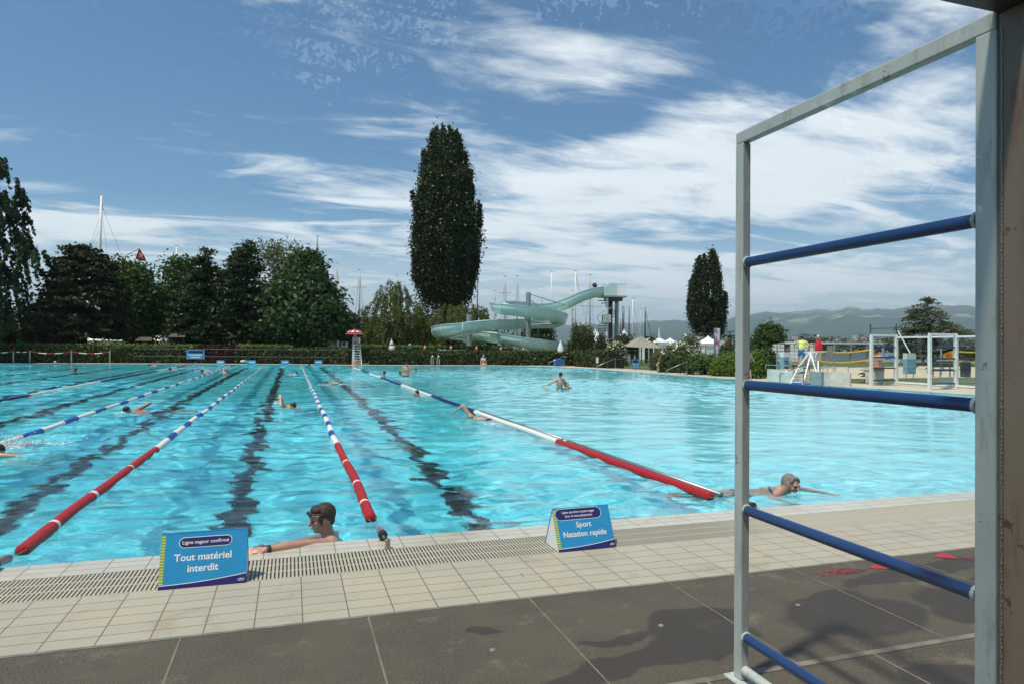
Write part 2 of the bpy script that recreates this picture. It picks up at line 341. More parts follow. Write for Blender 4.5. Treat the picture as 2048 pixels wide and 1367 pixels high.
# basin
def basin_mat():
    k = NT('basin_mat'); p = k.pos(); s = k.n('ShaderNodeSeparateXYZ', {0: p})
    def ln(o, t=.25, w=.006):
        f = k.math('FRACT', k.math('DIVIDE', o, t)); return k.math('LESS_THAN', k.math('MULTIPLY', k.math('MINIMUM', f, k.math('SUBTRACT', 1., f)), t), w)
    j = k.math('MAXIMUM', ln(s.outputs[0]), ln(s.outputs[1]))
    n1 = k.noise(p, .25, 3); n2 = k.noise(p, 1.7, 4, .6, .8)
    c = k.mix(k.ramp(n1, .35, .65), (.11, .65, .75, 1), (.16, .76, .85, 1)); c = k.mix(k.ramp(n2, .45, .75, 0, .25), c, (.20, .80, .86, 1))
    c = k.mix(k.ramp(s.outputs[0], 3.2, 8.5, 0, .85), c, (.36, .82, .88, 1))  # floor painted paler to the right, standing in for sky reflection and shallower water
    c = k.mix(k.math('MULTIPLY', j, .5), c, (.03, .27, .34, 1))
    k.l(c, k.b.inputs['Base Color']); k.b.inputs['Roughness'].default_value = .7; return k.m
bm_ = basin_mat()
nE = len(EDGE); fl = MB().add([(x, y, FLOORZ) for x, y in EDGE], [tuple(reversed(range(nE)))])
fl.add([(x, y, FLOORZ) for x, y in EDGE]+[(x, y, -.28 if y == NE else 0.) for x, y in EDGE], [(i, (i+1) % nE, nE+(i+1) % nE, nE+i) for i in range(nE)])
fl.box((-26, NE-.001, -.31), (22.4, NE+.004, -.045))
basin = structure(fl.build('pool_basin', bm_)); basin.cycles.is_caustics_receiver = True
M_line = mat('lane_marking_mat', (.012, .016, .020), .7, .2, 3)
lanes = [-18.6, -16.1, -13.6, -11.1, -8.6, -5.95, -3.05, -.60, 2.08]
lm = MB()
for x0 in lanes:
    z = FLOORZ+.004
    lm.add([(x0-.14, 7.35, z), (x0+.14, 7.35, z), (x0+.14, 52, z), (x0-.14, 52, z)], [(0, 1, 2, 3)])
    lm.add([(x0-.52, 7.12, z), (x0+.52, 7.12, z), (x0+.52, 7.349, z), (x0-.52, 7.349, z)], [(0, 1, 2, 3)])
lo_ = structure(lm.build('lane_markings', M_line)); lo_.cycles.is_caustics_receiver = True
# water
def water_mat():
    k = NT('water_mat'); b = k.b
    b.inputs['Base Color'].default_value = (.93, 1, 1, 1); b.inputs['Roughness'].default_value = .0; b.inputs['Transmission Weight'].default_value = 1; b.inputs['IOR'].default_value = 1.333
    p = k.pos()
    def nz(scale, sx, sy, det, rot, dist=0., rough=.5, off=(0, 0, 0)):
        m = k.n('ShaderNodeMapping', {0: p, 'Scale': (sx, sy, 1), 'Rotation': (0, 0, R(rot)), 'Location': off}); return k.noise(m.outputs[0], scale, det, rough, dist)
    h = k.math('MULTIPLY', nz(12, .8, 1.3, 3, 35, .4, .6), .004)
    bp = k.n('ShaderNodeBump', {'Height': h, 'Strength': 1., 'Distance': 1.0}); k.l(bp.outputs[0], b.inputs['Normal'])
    return k.m
def water_mesh(nc=1500, nr=900):
    wr = np.random.default_rng(5)
    u = np.linspace(0, 1, nc); r0, r1 = 5.4, 70.; dr = lambda r: np.clip(r*r/1.5/683/1.6, .022, .11)
    ys = [0.]; 
    while ys[-1] < 1: ys.append(ys[-1]+dr(NE+ys[-1]*52)/52)
    v = np.minimum(np.array(ys), 1.); fx = np.array([-26, -17, -7, .5, 4.4, 14.5, 17, 18.9]); fy = np.array([60.6, 60.4, 58.6, 56.0, 53.8, 52.2, 50.7, 49.0])
    ax = -26+u*48.4; bx = -26+u*44.9; by = np.interp(bx, fx, fy); V = v[:, None]
    X = ax*(1-V)+bx*V; Y = NE*(1-V)+by*V
    ry = np.array([NE, 16, 20.4, 24, 29, 34.7, 43.3, 49.0]); rx = np.array([22.4, 21.8, 21.25, 20.85, 20.55, 20.2, 20.0, 18.9])
    X = X+(u**10)*(np.interp(Y[:, -1], ry, rx)-X[:, -1])[:, None]
    Z = np.zeros_like(X); xw = X+.25*np.sin(Y*.55)+.12*np.sin(Y*1.3+X*.7); yw = Y+.25*np.sin(X*.5+1)
    for lam, n, slope in ((2.6, 5, .016), (1.3, 9, .036), (.72, 12, .055), (.42, 14, .064), (.26, 14, .048), (.17, 12, .024)):
        for _ in range(n):
            L_ = lam*wr.uniform(.8, 1.25); a = wr.normal(1.45, .75); k_ = 2*PI/L_; amp = slope*math.sqrt(2/n)/k_
            Z += amp*np.sin(k_*(math.cos(a)*xw+math.sin(a)*yw)+wr.uniform(0, 6.28))
    env = .72+.35*np.sin(X*.31+Y*.17)+.25*np.sin(Y*.37-X*.21+2); env = np.clip(env, .35, 1.35)
    edge = np.clip((Y-NE)/.5, .0, 1)*.75+.25
    Z = WZ+Z*env*edge*WAVE
    me = bpy.data.meshes.new('water'); R_, C_ = X.shape; me.vertices.add(R_*C_); me.vertices.foreach_set('co', np.stack([X, Y, Z], 2).reshape(-1).astype(np.float32))
    ii = np.arange(R_*C_).reshape(R_, C_); q = np.stack([ii[:-1, :-1], ii[:-1, 1:], ii[1:, 1:], ii[1:, :-1]], 2).reshape(-1).astype(np.int32); nq = len(q)//4
    me.loops.add(len(q)); me.loops.foreach_set('vertex_index', q); me.polygons.add(nq); me.polygons.foreach_set('loop_start', np.arange(0, len(q), 4, dtype=np.int32)); me.update(calc_edges=True); me.shade_smooth()
    o = bpy.data.objects.new('water', me); C.objects.link(o); me.materials.append(water_mat()); return structure(o)
WAVE = 1.05
wat = water_mesh(); wat.cycles.is_caustics_caster = True

# ------------------------------------------------------------------ the glass wind screen the picture is taken through, and its ladder frame
M_grey = None
def painted(name, col, chip=(.20, .19, .16), thr=.66, rough=.45, sc=9., bump=.25, stain=None):
    if name in MATS: return MATS[name]
    k = NT(name); v = k.n('ShaderNodeTexCoord').outputs['Object']
    a = k.noise(v, sc, 7, .65); b = k.noise(v, sc*4, 4, .6); c = k.noise(v, 1.7, 3)
    col_ = k.mix(k.ramp(c, .3, .7), c4([x*.88 for x in col]), c4([min(1, x*1.08) for x in col]))
    if stain:
        m = k.n('ShaderNodeMapping', {0: v, 'Scale': (6, 6, 1.1)}); col_ = k.mix(k.ramp(k.noise(m.outputs[0], 3, 5, .7), .5, .72, 0, .8), col_, c4(stain))
    col_ = k.mix(k.ramp(a, thr, thr+.035, 0, .85), col_, c4(chip))
    k.l(col_, k.b.inputs['Base Color']); k.b.inputs['Roughness'].default_value = rough
    k.bump(k.math('ADD', k.math('MULTIPLY', b, .5), k.math('MULTIPLY', k.ramp(a, thr, thr+.03), -.6)), bump, .003); MATS[name] = k.m; return k.m
M_grey = painted('grey_paint', (.42, .46, .43), chip=(.17, .17, .13), thr=.64, stain=(.27, .29, .25))
M_blue = painted('blue_paint', (.006, .038, .135), chip=(.25, .27, .27), thr=.72, rough=.38, sc=14)
M_rust = painted('worn_beige_paint', (.13, .105, .075), chip=(.045, .022, .014), thr=.62, sc=7, stain=(.11, .055, .025))
M_dark = painted('dark_brown_paint', (.035, .022, .015), thr=.75)
def bevel(o, wd=.003, seg=2):
    b = o.modifiers.new('b', 'BEVEL'); b.width = wd; b.segments = seg; b.limit_method = 'ANGLE'; return o
lf = thing('ladder_frame', 'tall grey painted steel frame with four blue round rungs, in the foreground at right', 'ladder frame', (1.945, 2.6, 0))
X0, X1 = 1.925, 1.967
bevel(MB().box((X0, 2.60, .012), (X1, 2.655, 2.425)).build('post', M_grey, lf), .005, 3)
bevel(MB().box((X0, 1.44, .012), (X1, 1.505, 2.425)).build('post', M_grey, lf), .005, 3)
bevel(MB().box((X0+.001, 1.443, 2.426), (X1-.001, 2.655, 2.48)).build('top_bar', M_grey, lf), .005, 3)
bevel(MB().box((X0-.03, 2.57, 0), (X1+.03, 2.69, .011)).build('base_plate', M_grey, lf), .003)
for z in (1.885, 1.335, .775, .205):
    t = MB().tube([(1.946, 1.506, z), (1.946, 2.599, z)], .0215, 24).build('rung', M_blue, lf, True, 40)
    for y in (1.512, 2.592):
        c = MB(); 
        for j in range(26):
            a0 = 2*PI*j/26; c.ball((1.946+math.cos(a0)*.0215, y, z+math.sin(a0)*.0215), (.0055, .006+random.random()*.003, .0055), 6, 4)
        c.build('weld', M_grey, t, True)
MB().tube([(1.946, 1.506, .055), (1.946, 2.599, .055)], .022, 20).build('bottom_bar', M_grey, lf, True, 40)
ZB = (A(1893, 0, 1.437).z+A(2005, 35, 1.437).z)/2
ws = thing('glass_wind_screen', 'worn beige rusty post and dark top rail holding a big clear glass pane', 'wind screen', (1.96, 1.38, 0))
po = MB(); po.box((1.931, 1.425, .013), (2.06, 1.437, ZB)); po.box((1.928, 1.350, .013), (1.946, 1.4245, ZB)); po.box((1.99, 1.350, .013), (2.06, 1.4245, ZB)); po.box((1.9465, 1.398, .013), (1.9895, 1.4245, ZB))
bevel(po.build('post', M_rust, ws), .002)
bevel(MB().box((-1.9, 1.345, ZB+.001), (2.06, 1.437, ZB+.1)).build('top_rail', M_dark, ws), .003)
bevel(MB().box((-1.9, 1.37, .013), (1.927, 1.437, .09)).build('bottom_rail', M_rust, ws), .003)
for z in (2.30, 1.40, .6, .2):
    bo = MB(); bo.tube([(1.968, 1.3975, z), (1.968, 1.388, z)], .010, 6); bo.ball((1.968, 1.386, z), (.006, .006, .006), 8, 5); bo.build('bolt', M_rust, ws, True, 40)
ga = MB()
for z in np.arange(.1, 2.42, .012): ga.ball((1.9275, 1.4245+random.uniform(-.001, .001), z), (.002+random.random()*.0022, .003, .009), 5, 4)
ga.build('sealant', painted('old_sealant', (.20, .20, .17), thr=.6), ws, True)
def glass_mat():
    k = NT('pane_glass_mat'); t = k.t; t.nodes.remove(k.b)
    ge = k.n('ShaderNodeNewGeometry'); dt = k.n('ShaderNodeVectorMath', {0: ge.outputs['Incoming'], 1: ge.outputs['Normal']}, operation='DOT_PRODUCT').outputs['Value']
    sch = k.math('POWER', k.math('SUBTRACT', 1., k.math('ABSOLUTE', dt), clamp=True), 5.); fr = k.math('ADD', .088, k.math('MULTIPLY', sch, .9), clamp=True); g = k.n('ShaderNodeBsdfGlossy', {'Roughness': .0, 'Color': (1, 1, 1, 1)})
    tr = k.n('ShaderNodeBsdfTransparent', {'Color': (.965, .99, .985, 1)})
    mx = k.n('ShaderNodeMixShader', {0: fr}); k.l(tr.outputs[0], mx.inputs[1]); k.l(g.outputs[0], mx.inputs[2]); k.l(mx.outputs[0], k.o.inputs[0]); return k.m
MB().add([(-1.9, 1.418, .091), (1.929, 1.418, .091), (1.929, 1.418, ZB), (-1.9, 1.418, ZB)], [(0, 1, 2, 3)]).build('glass_pane', glass_mat(), ws)

# ------------------------------------------------------------------ signs on the deck
M_sblue = mat('sign_blue', (.012, .27, .55), .35, .05); M_navy = mat('sign_navy', (.012, .012, .13), .35, .05); M_white = mat('white_plastic', (.74, .74, .72), .4, .05)
M_yel = mat('hazard_yellow', (.62, .60, .05), .4, .05); M_grn = mat('hazard_green', (.10, .34, .20), .4, .05); M_steel = mat('steel', (.45, .44, .41), .32, .12, 20, metal=.85); M_letter = mat('letter_white', (.78, .80, .80), .4, .03)
M_lsb = mat('far_sign_blue', (.07, .36, .66), .4, .06); M_panel = mat('sign_white_panel', (.62, .63, .60), .45, .05)
def rounded(w_, h_, r, n=8):
    pts = []
    for cx, cy, a0 in ((w_/2-r, h_/2-r, 0), (-w_/2+r, h_/2-r, 90), (-w_/2+r, -h_/2+r, 180), (w_/2-r, -h_/2+r, 270)):
        pts += [(cx+r*math.cos(R(a0+90*i/n)), cy+r*math.sin(R(a0+90*i/n))) for i in range(n+1)]
    return pts
def tent_sign(label, BL, BR, h, depth, pill, lines, pill_lines, pillsize=.036, linesize=.062, twist=0.):
    BL = Vector(BL); BR = Vector(BR); wid = (BR-BL).length; u = (BR-BL).normalized(); back = Vector((-u.y, u.x, 0))
    t = thing('tent_sign', label, 'sign', tuple((BL+BR)/2), 'blue tent-shaped lane signs by the near edge')
    v = (back*(depth/2)+Vector((0, 0, h))); hs = v.length; v = v.normalized(); nrm = u.cross(v).normalized()
    def W(x, y, d=0.): return BL+u*x+v*y+nrm*d
    def slab(mb, poly, d0, d1):
        k = len(poly); mb.add([W(x, y, d0) for x, y in poly]+[W(x, y, d1) for x, y in poly], [tuple(reversed(range(k))), tuple(range(k, 2*k))]+[(i, (i+1) % k, k+(i+1) % k, k+i) for i in range(k)])
    m = MB(); slab(m, [(0, 0), (wid, 0), (wid, hs), (0, hs)], -.005, 0); m.build('front_panel', M_sblue, t)
    vb = (-back*(depth/2)+Vector((0, 0, h))).normalized(); B0 = BL+back*depth; m = MB(); nb = vb.cross(u).normalized()
    c = [B0, B0+u*wid, B0+u*wid+vb*hs*.995, B0+vb*hs*.995]; m.add([q for q in c]+[q-nb*.005 for q in c], [(3, 2, 1, 0), (4, 5, 6, 7), (0, 1, 5, 4), (1, 2, 6, 5), (2, 3, 7, 6), (3, 0, 4, 7)]); m.build('back_panel', M_sblue, t)
    for x in (.004, wid-.009):
        m = MB(); tri = [BL+u*x-nrm*.008, B0+u*x, BL+u*x+v*hs*.97-nrm*.008]; m.add(tri+[q+u*.005 for q in tri], [(0, 1, 2), (5, 4, 3), (0, 3, 4, 1), (1, 4, 5, 2), (2, 5, 3, 0)]); m.build('side_panel', M_white, t)
    m = MB(); n = 14; pts = [(0, 0), (wid, 0)]+[(wid*(1-i/n), hs*(.055+.085*(1-i/n)**2*1.3+.01)) for i in range(n+1)]; slab(m, pts, .0003, .0010)
    m.build('navy_wave', M_navy, t)
    m = MB()
    for i in range(n):
        a, b = 1-i/n, 1-(i+1)/n; ya, yb = hs*(.065+.1105*a*a), hs*(.065+.1105*b*b)
        m.add([W(wid*a, ya, .0014), W(wid*a, ya+.004, .0014), W(wid*b, yb+.004, .0014), W(wid*b, yb, .0014)], [(0, 1, 2, 3)])
    m.build('wave_edge', M_letter, t)
    g = MB(); y_ = MB(); k = 17
    slab(g, [(.0, hs*.085), (.026, hs*.085), (.026, hs*.97), (0, hs*.97)], .0003, .0009)
    for i in range(k):
        y0 = hs*(.09+.875*i/k); slab(y_, [(.001, y0), (.025, y0), (.025, y0+hs*.875/k*.5), (.001, y0+hs*.875/k*.5)], .001, .0015)
    g.build('green_strip', M_grn, t); y_.build('yellow_bars', M_yel, t)
    px_, py_, pw, ph = pill
    m = MB(); slab(m, [(px_*wid+a, py_*hs+b) for a, b in rounded(pw*wid+.008, ph*hs+.008, (ph*hs+.008)/2-.0005)], .0003, .0009); m.build('pill_outline', M_letter, t)
    m = MB(); slab(m, [(px_*wid+a, py_*hs+b) for a, b in rounded(pw*wid, ph*hs, ph*hs/2-.0005)], .0010, .0016); m.build('pill', M_navy, t)
    for s, yy in pill_lines: m = MB(); text_mesh(m, s, pillsize, lambda a, b, yy=yy: W(px_*wid+a, yy*hs+b, .0022), bold=.010); m.build('lettering', M_letter, t)
    for s, xx, yy in lines: m = MB(); text_mesh(m, s, linesize, lambda a, b, yy=yy, xx=xx: W(xx*wid+a, yy*hs+b, .0016), bold=.02); m.build('lettering', M_letter, t)
    m = MB()
    for q in range(5): 
        x0 = wid*(.90+.016*q); slab(m, [(x0, hs*.075), (x0+.006, hs*.075), (x0+.006, hs*(.083+.012*(q % 3))), (x0, hs*.085)], .0018, .0022)
    slab(m, [(wid*.90, hs*.052), (wid*.975, hs*.052), (wid*.975, hs*.060), (wid*.90, hs*.060)], .0018, .0022)
    m.build('emblem', M_letter, t)
    for x, y in ((.075, .72), (.075, .18), (.94, .72), (.94, .25)): MB().ball(W(x*wid, y*hs, .001), .004, 8, 5).build('rivet', M_steel, t)
    return t
bl, br = G(315, 1180), G(492, 1164)
tent_sign('blue tent sign reading Tout matériel interdit, at left beside the resting man', bl, br, .315, .26, (.51, .80, .60, .17), [('Tout matériel', .49, .53), ('interdit', .49, .33)], [('Ligne nageur confirmé', .80)], .0305, .060)
bl, br = G(1118, 1104), G(1232, 1092)
tent_sign('blue tent sign reading Sport Natation rapide, on the grate in the middle', bl, br, .29, .27, (.44, .84, .80, .25), [('Sport', .50, .58), ('Natation rapide', .50, .37)], [('Ligne sportive toutes nages', .885), ('avec et sans plaquettes', .795)], .0245, .056)

# painted depth marks on the slabs
M_redp = mat('red_floor_paint', (.36, .022, .03), .7, .25, 30)
def mark(txt, org, ang, size, tri):
    o = Vector(org); ca, sa = math.cos(ang), math.sin(ang)
    W = lambda a, b: (o.x+a*ca-b*sa, o.y+a*sa+b*ca, .004)
    m = MB(); text_mesh(m, txt, size, W, bold=.01, align='LEFT', spacing=1.05)
    x0, y0, sz = tri; m.add([W(x0, y0), W(x0+sz*1.4, y0+sz*.6), W(x0+sz*1.25, y0-sz*.55)], [(2, 1, 0)])
    return structure(m.build('floor_marking', M_redp))
mark('1,90m', (3.33, 3.70, 0), -.02, .125, (.43, .015, .12))
mark('1,40', (4.60, 3.66, 0), -.1, .13, (-.20, .09, .13))

# ------------------------------------------------------------------ lane ropes
M_rope = {'r': mat('float_red', (.46, .012, .016), .35, .08, 30), 'w': mat('float_white', (.72, .71, .66), .45, .05, 30), 'b': mat('float_blue', (.015, .06, .32), .35, .08, 30), 'n': mat('float_navy', (.012, .018, .12), .35, .08, 30)}
M_cable = mat('cable_steel', (.3, .3, .3), .4, .1, metal=.6); M_blackp = mat('black_plastic', (.012, .012, .014), .4, .1); M_pink = mat('tensioner_tube', (.30, .14, .15), .25, .2, 30)
FLOATN = {'r': 'red_float', 'w': 'white_float', 'b': 'blue_float', 'n': 'navy_float'}
def rope(label, x, runs, y_end, rad=.051, tens=True, sag=None, xo=0.):
    t = thing('lane_rope', label, 'lane rope', (x, y_end, WZ), 'lane ropes across the pool')
    Z = WZ+.016
    def wob(y): return x+.012*math.sin(y*.9+x)+.006*math.sin(y*2.3+x*3)
    for c, y0, y1 in runs:
        m = MB(); near = y0 < 16; pitch = .042 if near else (.12 if y0 < 28 else .6); n = 14 if near else 8
        ys = np.arange(y0+.004, y1-.004, pitch); prof = []
        for y in ys:
            if near and c in 'rn': prof += [(y, rad*.70), (y+pitch*.2, rad), (y+pitch*.6, rad), (y+pitch*.8, rad*.70)]
            elif near: prof += [(y, rad*.93), (y+pitch*.25, rad), (y+pitch*.6, rad), (y+pitch*.85, rad*.93)]
            else: prof += [(y, rad), (y+pitch*.9, rad)]
        prof = [(y0, rad*.55)]+prof+[(y1, rad*.55)]
        m.tube([(wob(y), y, Z) for y, r in prof], [r for y, r in prof], n)
        m.build(FLOATN[c], M_rope[c], t, True, 35)
    if tens:
        yr = runs[0][1]
        for k in (-1, 1): MB().tube([(wob(yr)+k*.035, yr+.02, Z+.01), (x+.01, y_end+.30, .01)], .003, 6).build('cable', M_cable, t, True)
        a = Vector((x+.01, y_end+.30, .008)); b = Vector((x, y_end+.02, .045)); d = (b-a)
        MB().tube([a, a+d*.03, a+d*.72], [.024, .031, .031], 14).build('tension_tube', M_pink, t, True, 40)
        MB().tube([a+d*.721, a+d*.74, a+d*.96, b], [.031, .036, .036, .018], 14).build('tension_cap', M_blackp, t, True, 40)
        MB().tube([b+Vector((0, 0, 0)), (x, y_end-.045, .045)], .006, 6).build('hook', M_cable, t, True)
    return t
def runs_bw(y0, first, step=1.06, ws=.58, y1=54.6, redend=2.5):
    out = list(first); y = first[-1][2]
    while y < y1-redend:
        out.append(('w', y, min(y+step*ws, y1-redend))); y += step*ws
        if y < y1-redend: out.append(('b', y, min(y+step*(1-ws), y1-redend))); y += step*(1-ws)
    out.append(('r', y1-redend, y1)); return out
def redfirst(y0, rings, y1):
    out = []; y = y0
    for r_ in rings: out += [('r', y, r_), ('w', r_, r_+.07)]; y = r_+.07
    return out+[('r', y, y1)]
rope('lane rope with ribbed red floats then blue and white, ending in the bottom left corner', -1.87, runs_bw(0, redfirst(5.86, [6.55, 7.75, 9.3], 10.95), 1.75), NE-.12)
rope('lane rope ribbed red then blue and white, ending beside the man at the edge', .68, runs_bw(0, redfirst(6.10, [6.62, 7.6, 9.0], 10.75), 1.55), NE-.12)
rope('blue and white lane rope second from the left', -4.15, runs_bw(0, [('r', 6, 9.5)], 2.15, .58), NE-.12)
rope('navy and white lane rope with long sections, farthest left', -7.3, [('r', 6, 9), ('w', 9, 13.5), ('n', 13.5, 23.1), ('r', 23.1, 23.3), ('w', 23.3, 31.0), ('n', 31.0, 39), ('r', 39, 39.3), ('n', 39.3, 43), ('w', 43, 50), ('r', 50, 57.5)], NE-.12)
r5 = rope('lane rope red then white and navy sections with grey pipe, right of the swimming lanes', 4.07, [('r', 6.0, 10.2), ('w', 10.2, 15.3), ('n', 15.3, 20.3), ('r', 20.3, 20.5), ('w', 20.5, 26.5), ('n', 26.5, 33), ('w', 33, 38), ('n', 38, 42.5), ('w', 42.5, 48), ('r', 48, 53.4)], NE-.12, rad=.052)
MB().tube([(4.19, 6.0, .0), (4.20, 10.1, .0)], .028, 10).build('pipe', M_cable, r5, True)
MB().tube([(4.20, 10.35, .0), (4.19, 15.3, .0)], .024, 10).build('pipe', M_cable, r5, True)
for x, l in ((-1.87, 'stubby steel anchor post for the left red rope, beside the tiled edge'), (.69, 'stubby steel anchor post on the coping right of the resting man'), (4.05, 'low steel anchor cap on the coping by the grey ladder frame')):
    y = 5.12 if x < 3 else 5.30; m = MB(); m.lathe([(.001, .0), (.027, 0), (.027, .004), (.020, .006), (.020, .052 if x < 3 else .02), (.0225, .056 if x < 3 else .024), (.0225, .064 if x < 3 else .03), (.016, .066 if x < 3 else .034), (.001, .067 if x < 3 else .036)], 18, Matrix.Translation((x, y, 0)))
    tag(m.build('anchor_post', mat('brass_steel', (.42, .37, .27), .35, .2, 20, metal=.7), None, True, 40), l, 'anchor post', 'lane rope anchors on the coping')

# ------------------------------------------------------------------ mountains, lake and far town
def mountains():
    ridge = [(-900, 668), (0, 662), (500, 657), (900, 655), (1000, 653), (1120, 650), (1200, 649), (1260, 646), (1300, 641), (1340, 640), (1380, 643), (1420, 641), (1460, 637), (1500, 628), (1540, 624), (1580, 626), (1620, 619), (1660, 621), (1700, 614), (1740, 619), (1780, 618), (1830, 614), (1880, 610), (1943, 612), (2100, 616), (2400, 630), (2900, 645)]
    px = np.array([a for a, b in ridge], float); py = np.array([b for a, b in ridge], float)
    nx, nt_ = 520, 46; xs = np.linspace(-900, 2900, nx); rows = np.interp(xs, px, py)+1.3*np.sin(xs*.11)+.8*np.sin(xs*.31+1)
    from mathutils import noise as mn
    vs = []
    for j in range(nt_):
        t = j/(nt_-1)
        for i in range(nx):
            r = ray(xs[i], rows[i]); hl = math.hypot(r.x, r.y); dx, dy = r.x/hl, r.y/hl
            D0 = 9500.; H = CAMH + r.z/hl*D0
            dist = 5600+ (D0-5600)*min(1, t/.8) + (1800*max(0, t-.8)/.2)
            prof = (min(1, t/.8))**1.35 if t <= .8 else 1-.5*(t-.8)/.2
            P_ = Vector((dx*dist, dy*dist, 0))
            nz = mn.fractal(P_*.0011, 1.0, 2.1, 6)+.5*abs(mn.noise(P_*.0035))
            amp = math.sin(PI*min(1, t/.8))*.22 if t < .8 else 0
            vs.append((P_.x, P_.y, max(-3, H*(prof+nz*amp*(prof+.15)))))
    fs = [(j*nx+i, j*nx+i+1, (j+1)*nx+i+1, (j+1)*nx+i) for j in range(nt_-1) for i in range(nx-1)]
    k = NT('mountain_mat'); p = k.pos(); s = k.n('ShaderNodeSeparateXYZ', {0: p}); a = k.noise(p, .0009, 8, .68, 1.0); b = k.noise(p, .004, 6, .7)
    nrm = k.n('ShaderNodeSeparateXYZ', {0: k.n('ShaderNodeNewGeometry').outputs['Normal']})
    c = k.mix(k.ramp(b, .35, .65), (.030, .055, .034, 1), (.055, .085, .045, 1))
    rock = k.math('MULTIPLY', k.ramp(a, .50, .60), k.ramp(s.outputs[2], 190, 420)); rock = k.math('MULTIPLY', rock, k.ramp(b, .40, .58))
    c = k.mix(rock, c, (.42, .39, .33, 1)); c = k.mix(k.math('MULTIPLY', k.ramp(s.outputs[2], 340, 520), .45), c, (.20, .20, .13, 1))
    k.l(c, k.b.inputs['Base Color']); k.b.inputs['Roughness'].default_value = 1; k.b.inputs['Specular IOR Level'].default_value = .1
    return structure(MB().add(vs, fs).build('mountains', k.m, None, True))
mountains()

# ------------------------------------------------------------------ trees
L_dark = leafmat('leaf_dark', (.020, .034, .010), (.050, .075, .022), .12)
L_cedar = leafmat('leaf_cedar', (.022, .026, .010), (.060, .058, .022), .10)
L_mid = leafmat('leaf_mid', (.035, .070, .015), (.085, .140, .030), .30)
L_chest = leafmat('leaf_chestnut', (.026, .048, .014), (.065, .105, .030), .15, .42)
L_poplar = leafmat('leaf_poplar', (.016, .026, .008), (.044, .062, .017), .10, .45)
L_willow = leafmat('leaf_willow', (.075, .100, .020), (.170, .200, .050), .35)
L_light = leafmat('leaf_light', (.080, .105, .035), (.150, .175, .065), .35)
L_olive = leafmat('leaf_olive', (.070, .082, .035), (.145, .155, .070), .3)
L_blue = leafmat('leaf_blue_cedar', (.080, .100, .055), (.170, .185, .100), .3)
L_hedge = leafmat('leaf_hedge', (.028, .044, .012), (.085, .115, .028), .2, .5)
L_hedge2 = leafmat('leaf_hedge_sunlit', (.085, .125, .020), (.19, .24, .045), .3)  # top leaves: new growth, with sunlit brightness put into the colour
L_red = leafmat('leaf_red', (.030, .010, .014), (.085, .022, .030), .2)
L_bright = leafmat('leaf_bright', (.06, .12, .015), (.14, .22, .03), .35)
M_bark = mat('bark', (.075, .058, .042), .9, .3, 6, bump=.6); M_barkd = mat('bark_dark', (.035, .027, .020), .9, .3, 6, bump=.5)
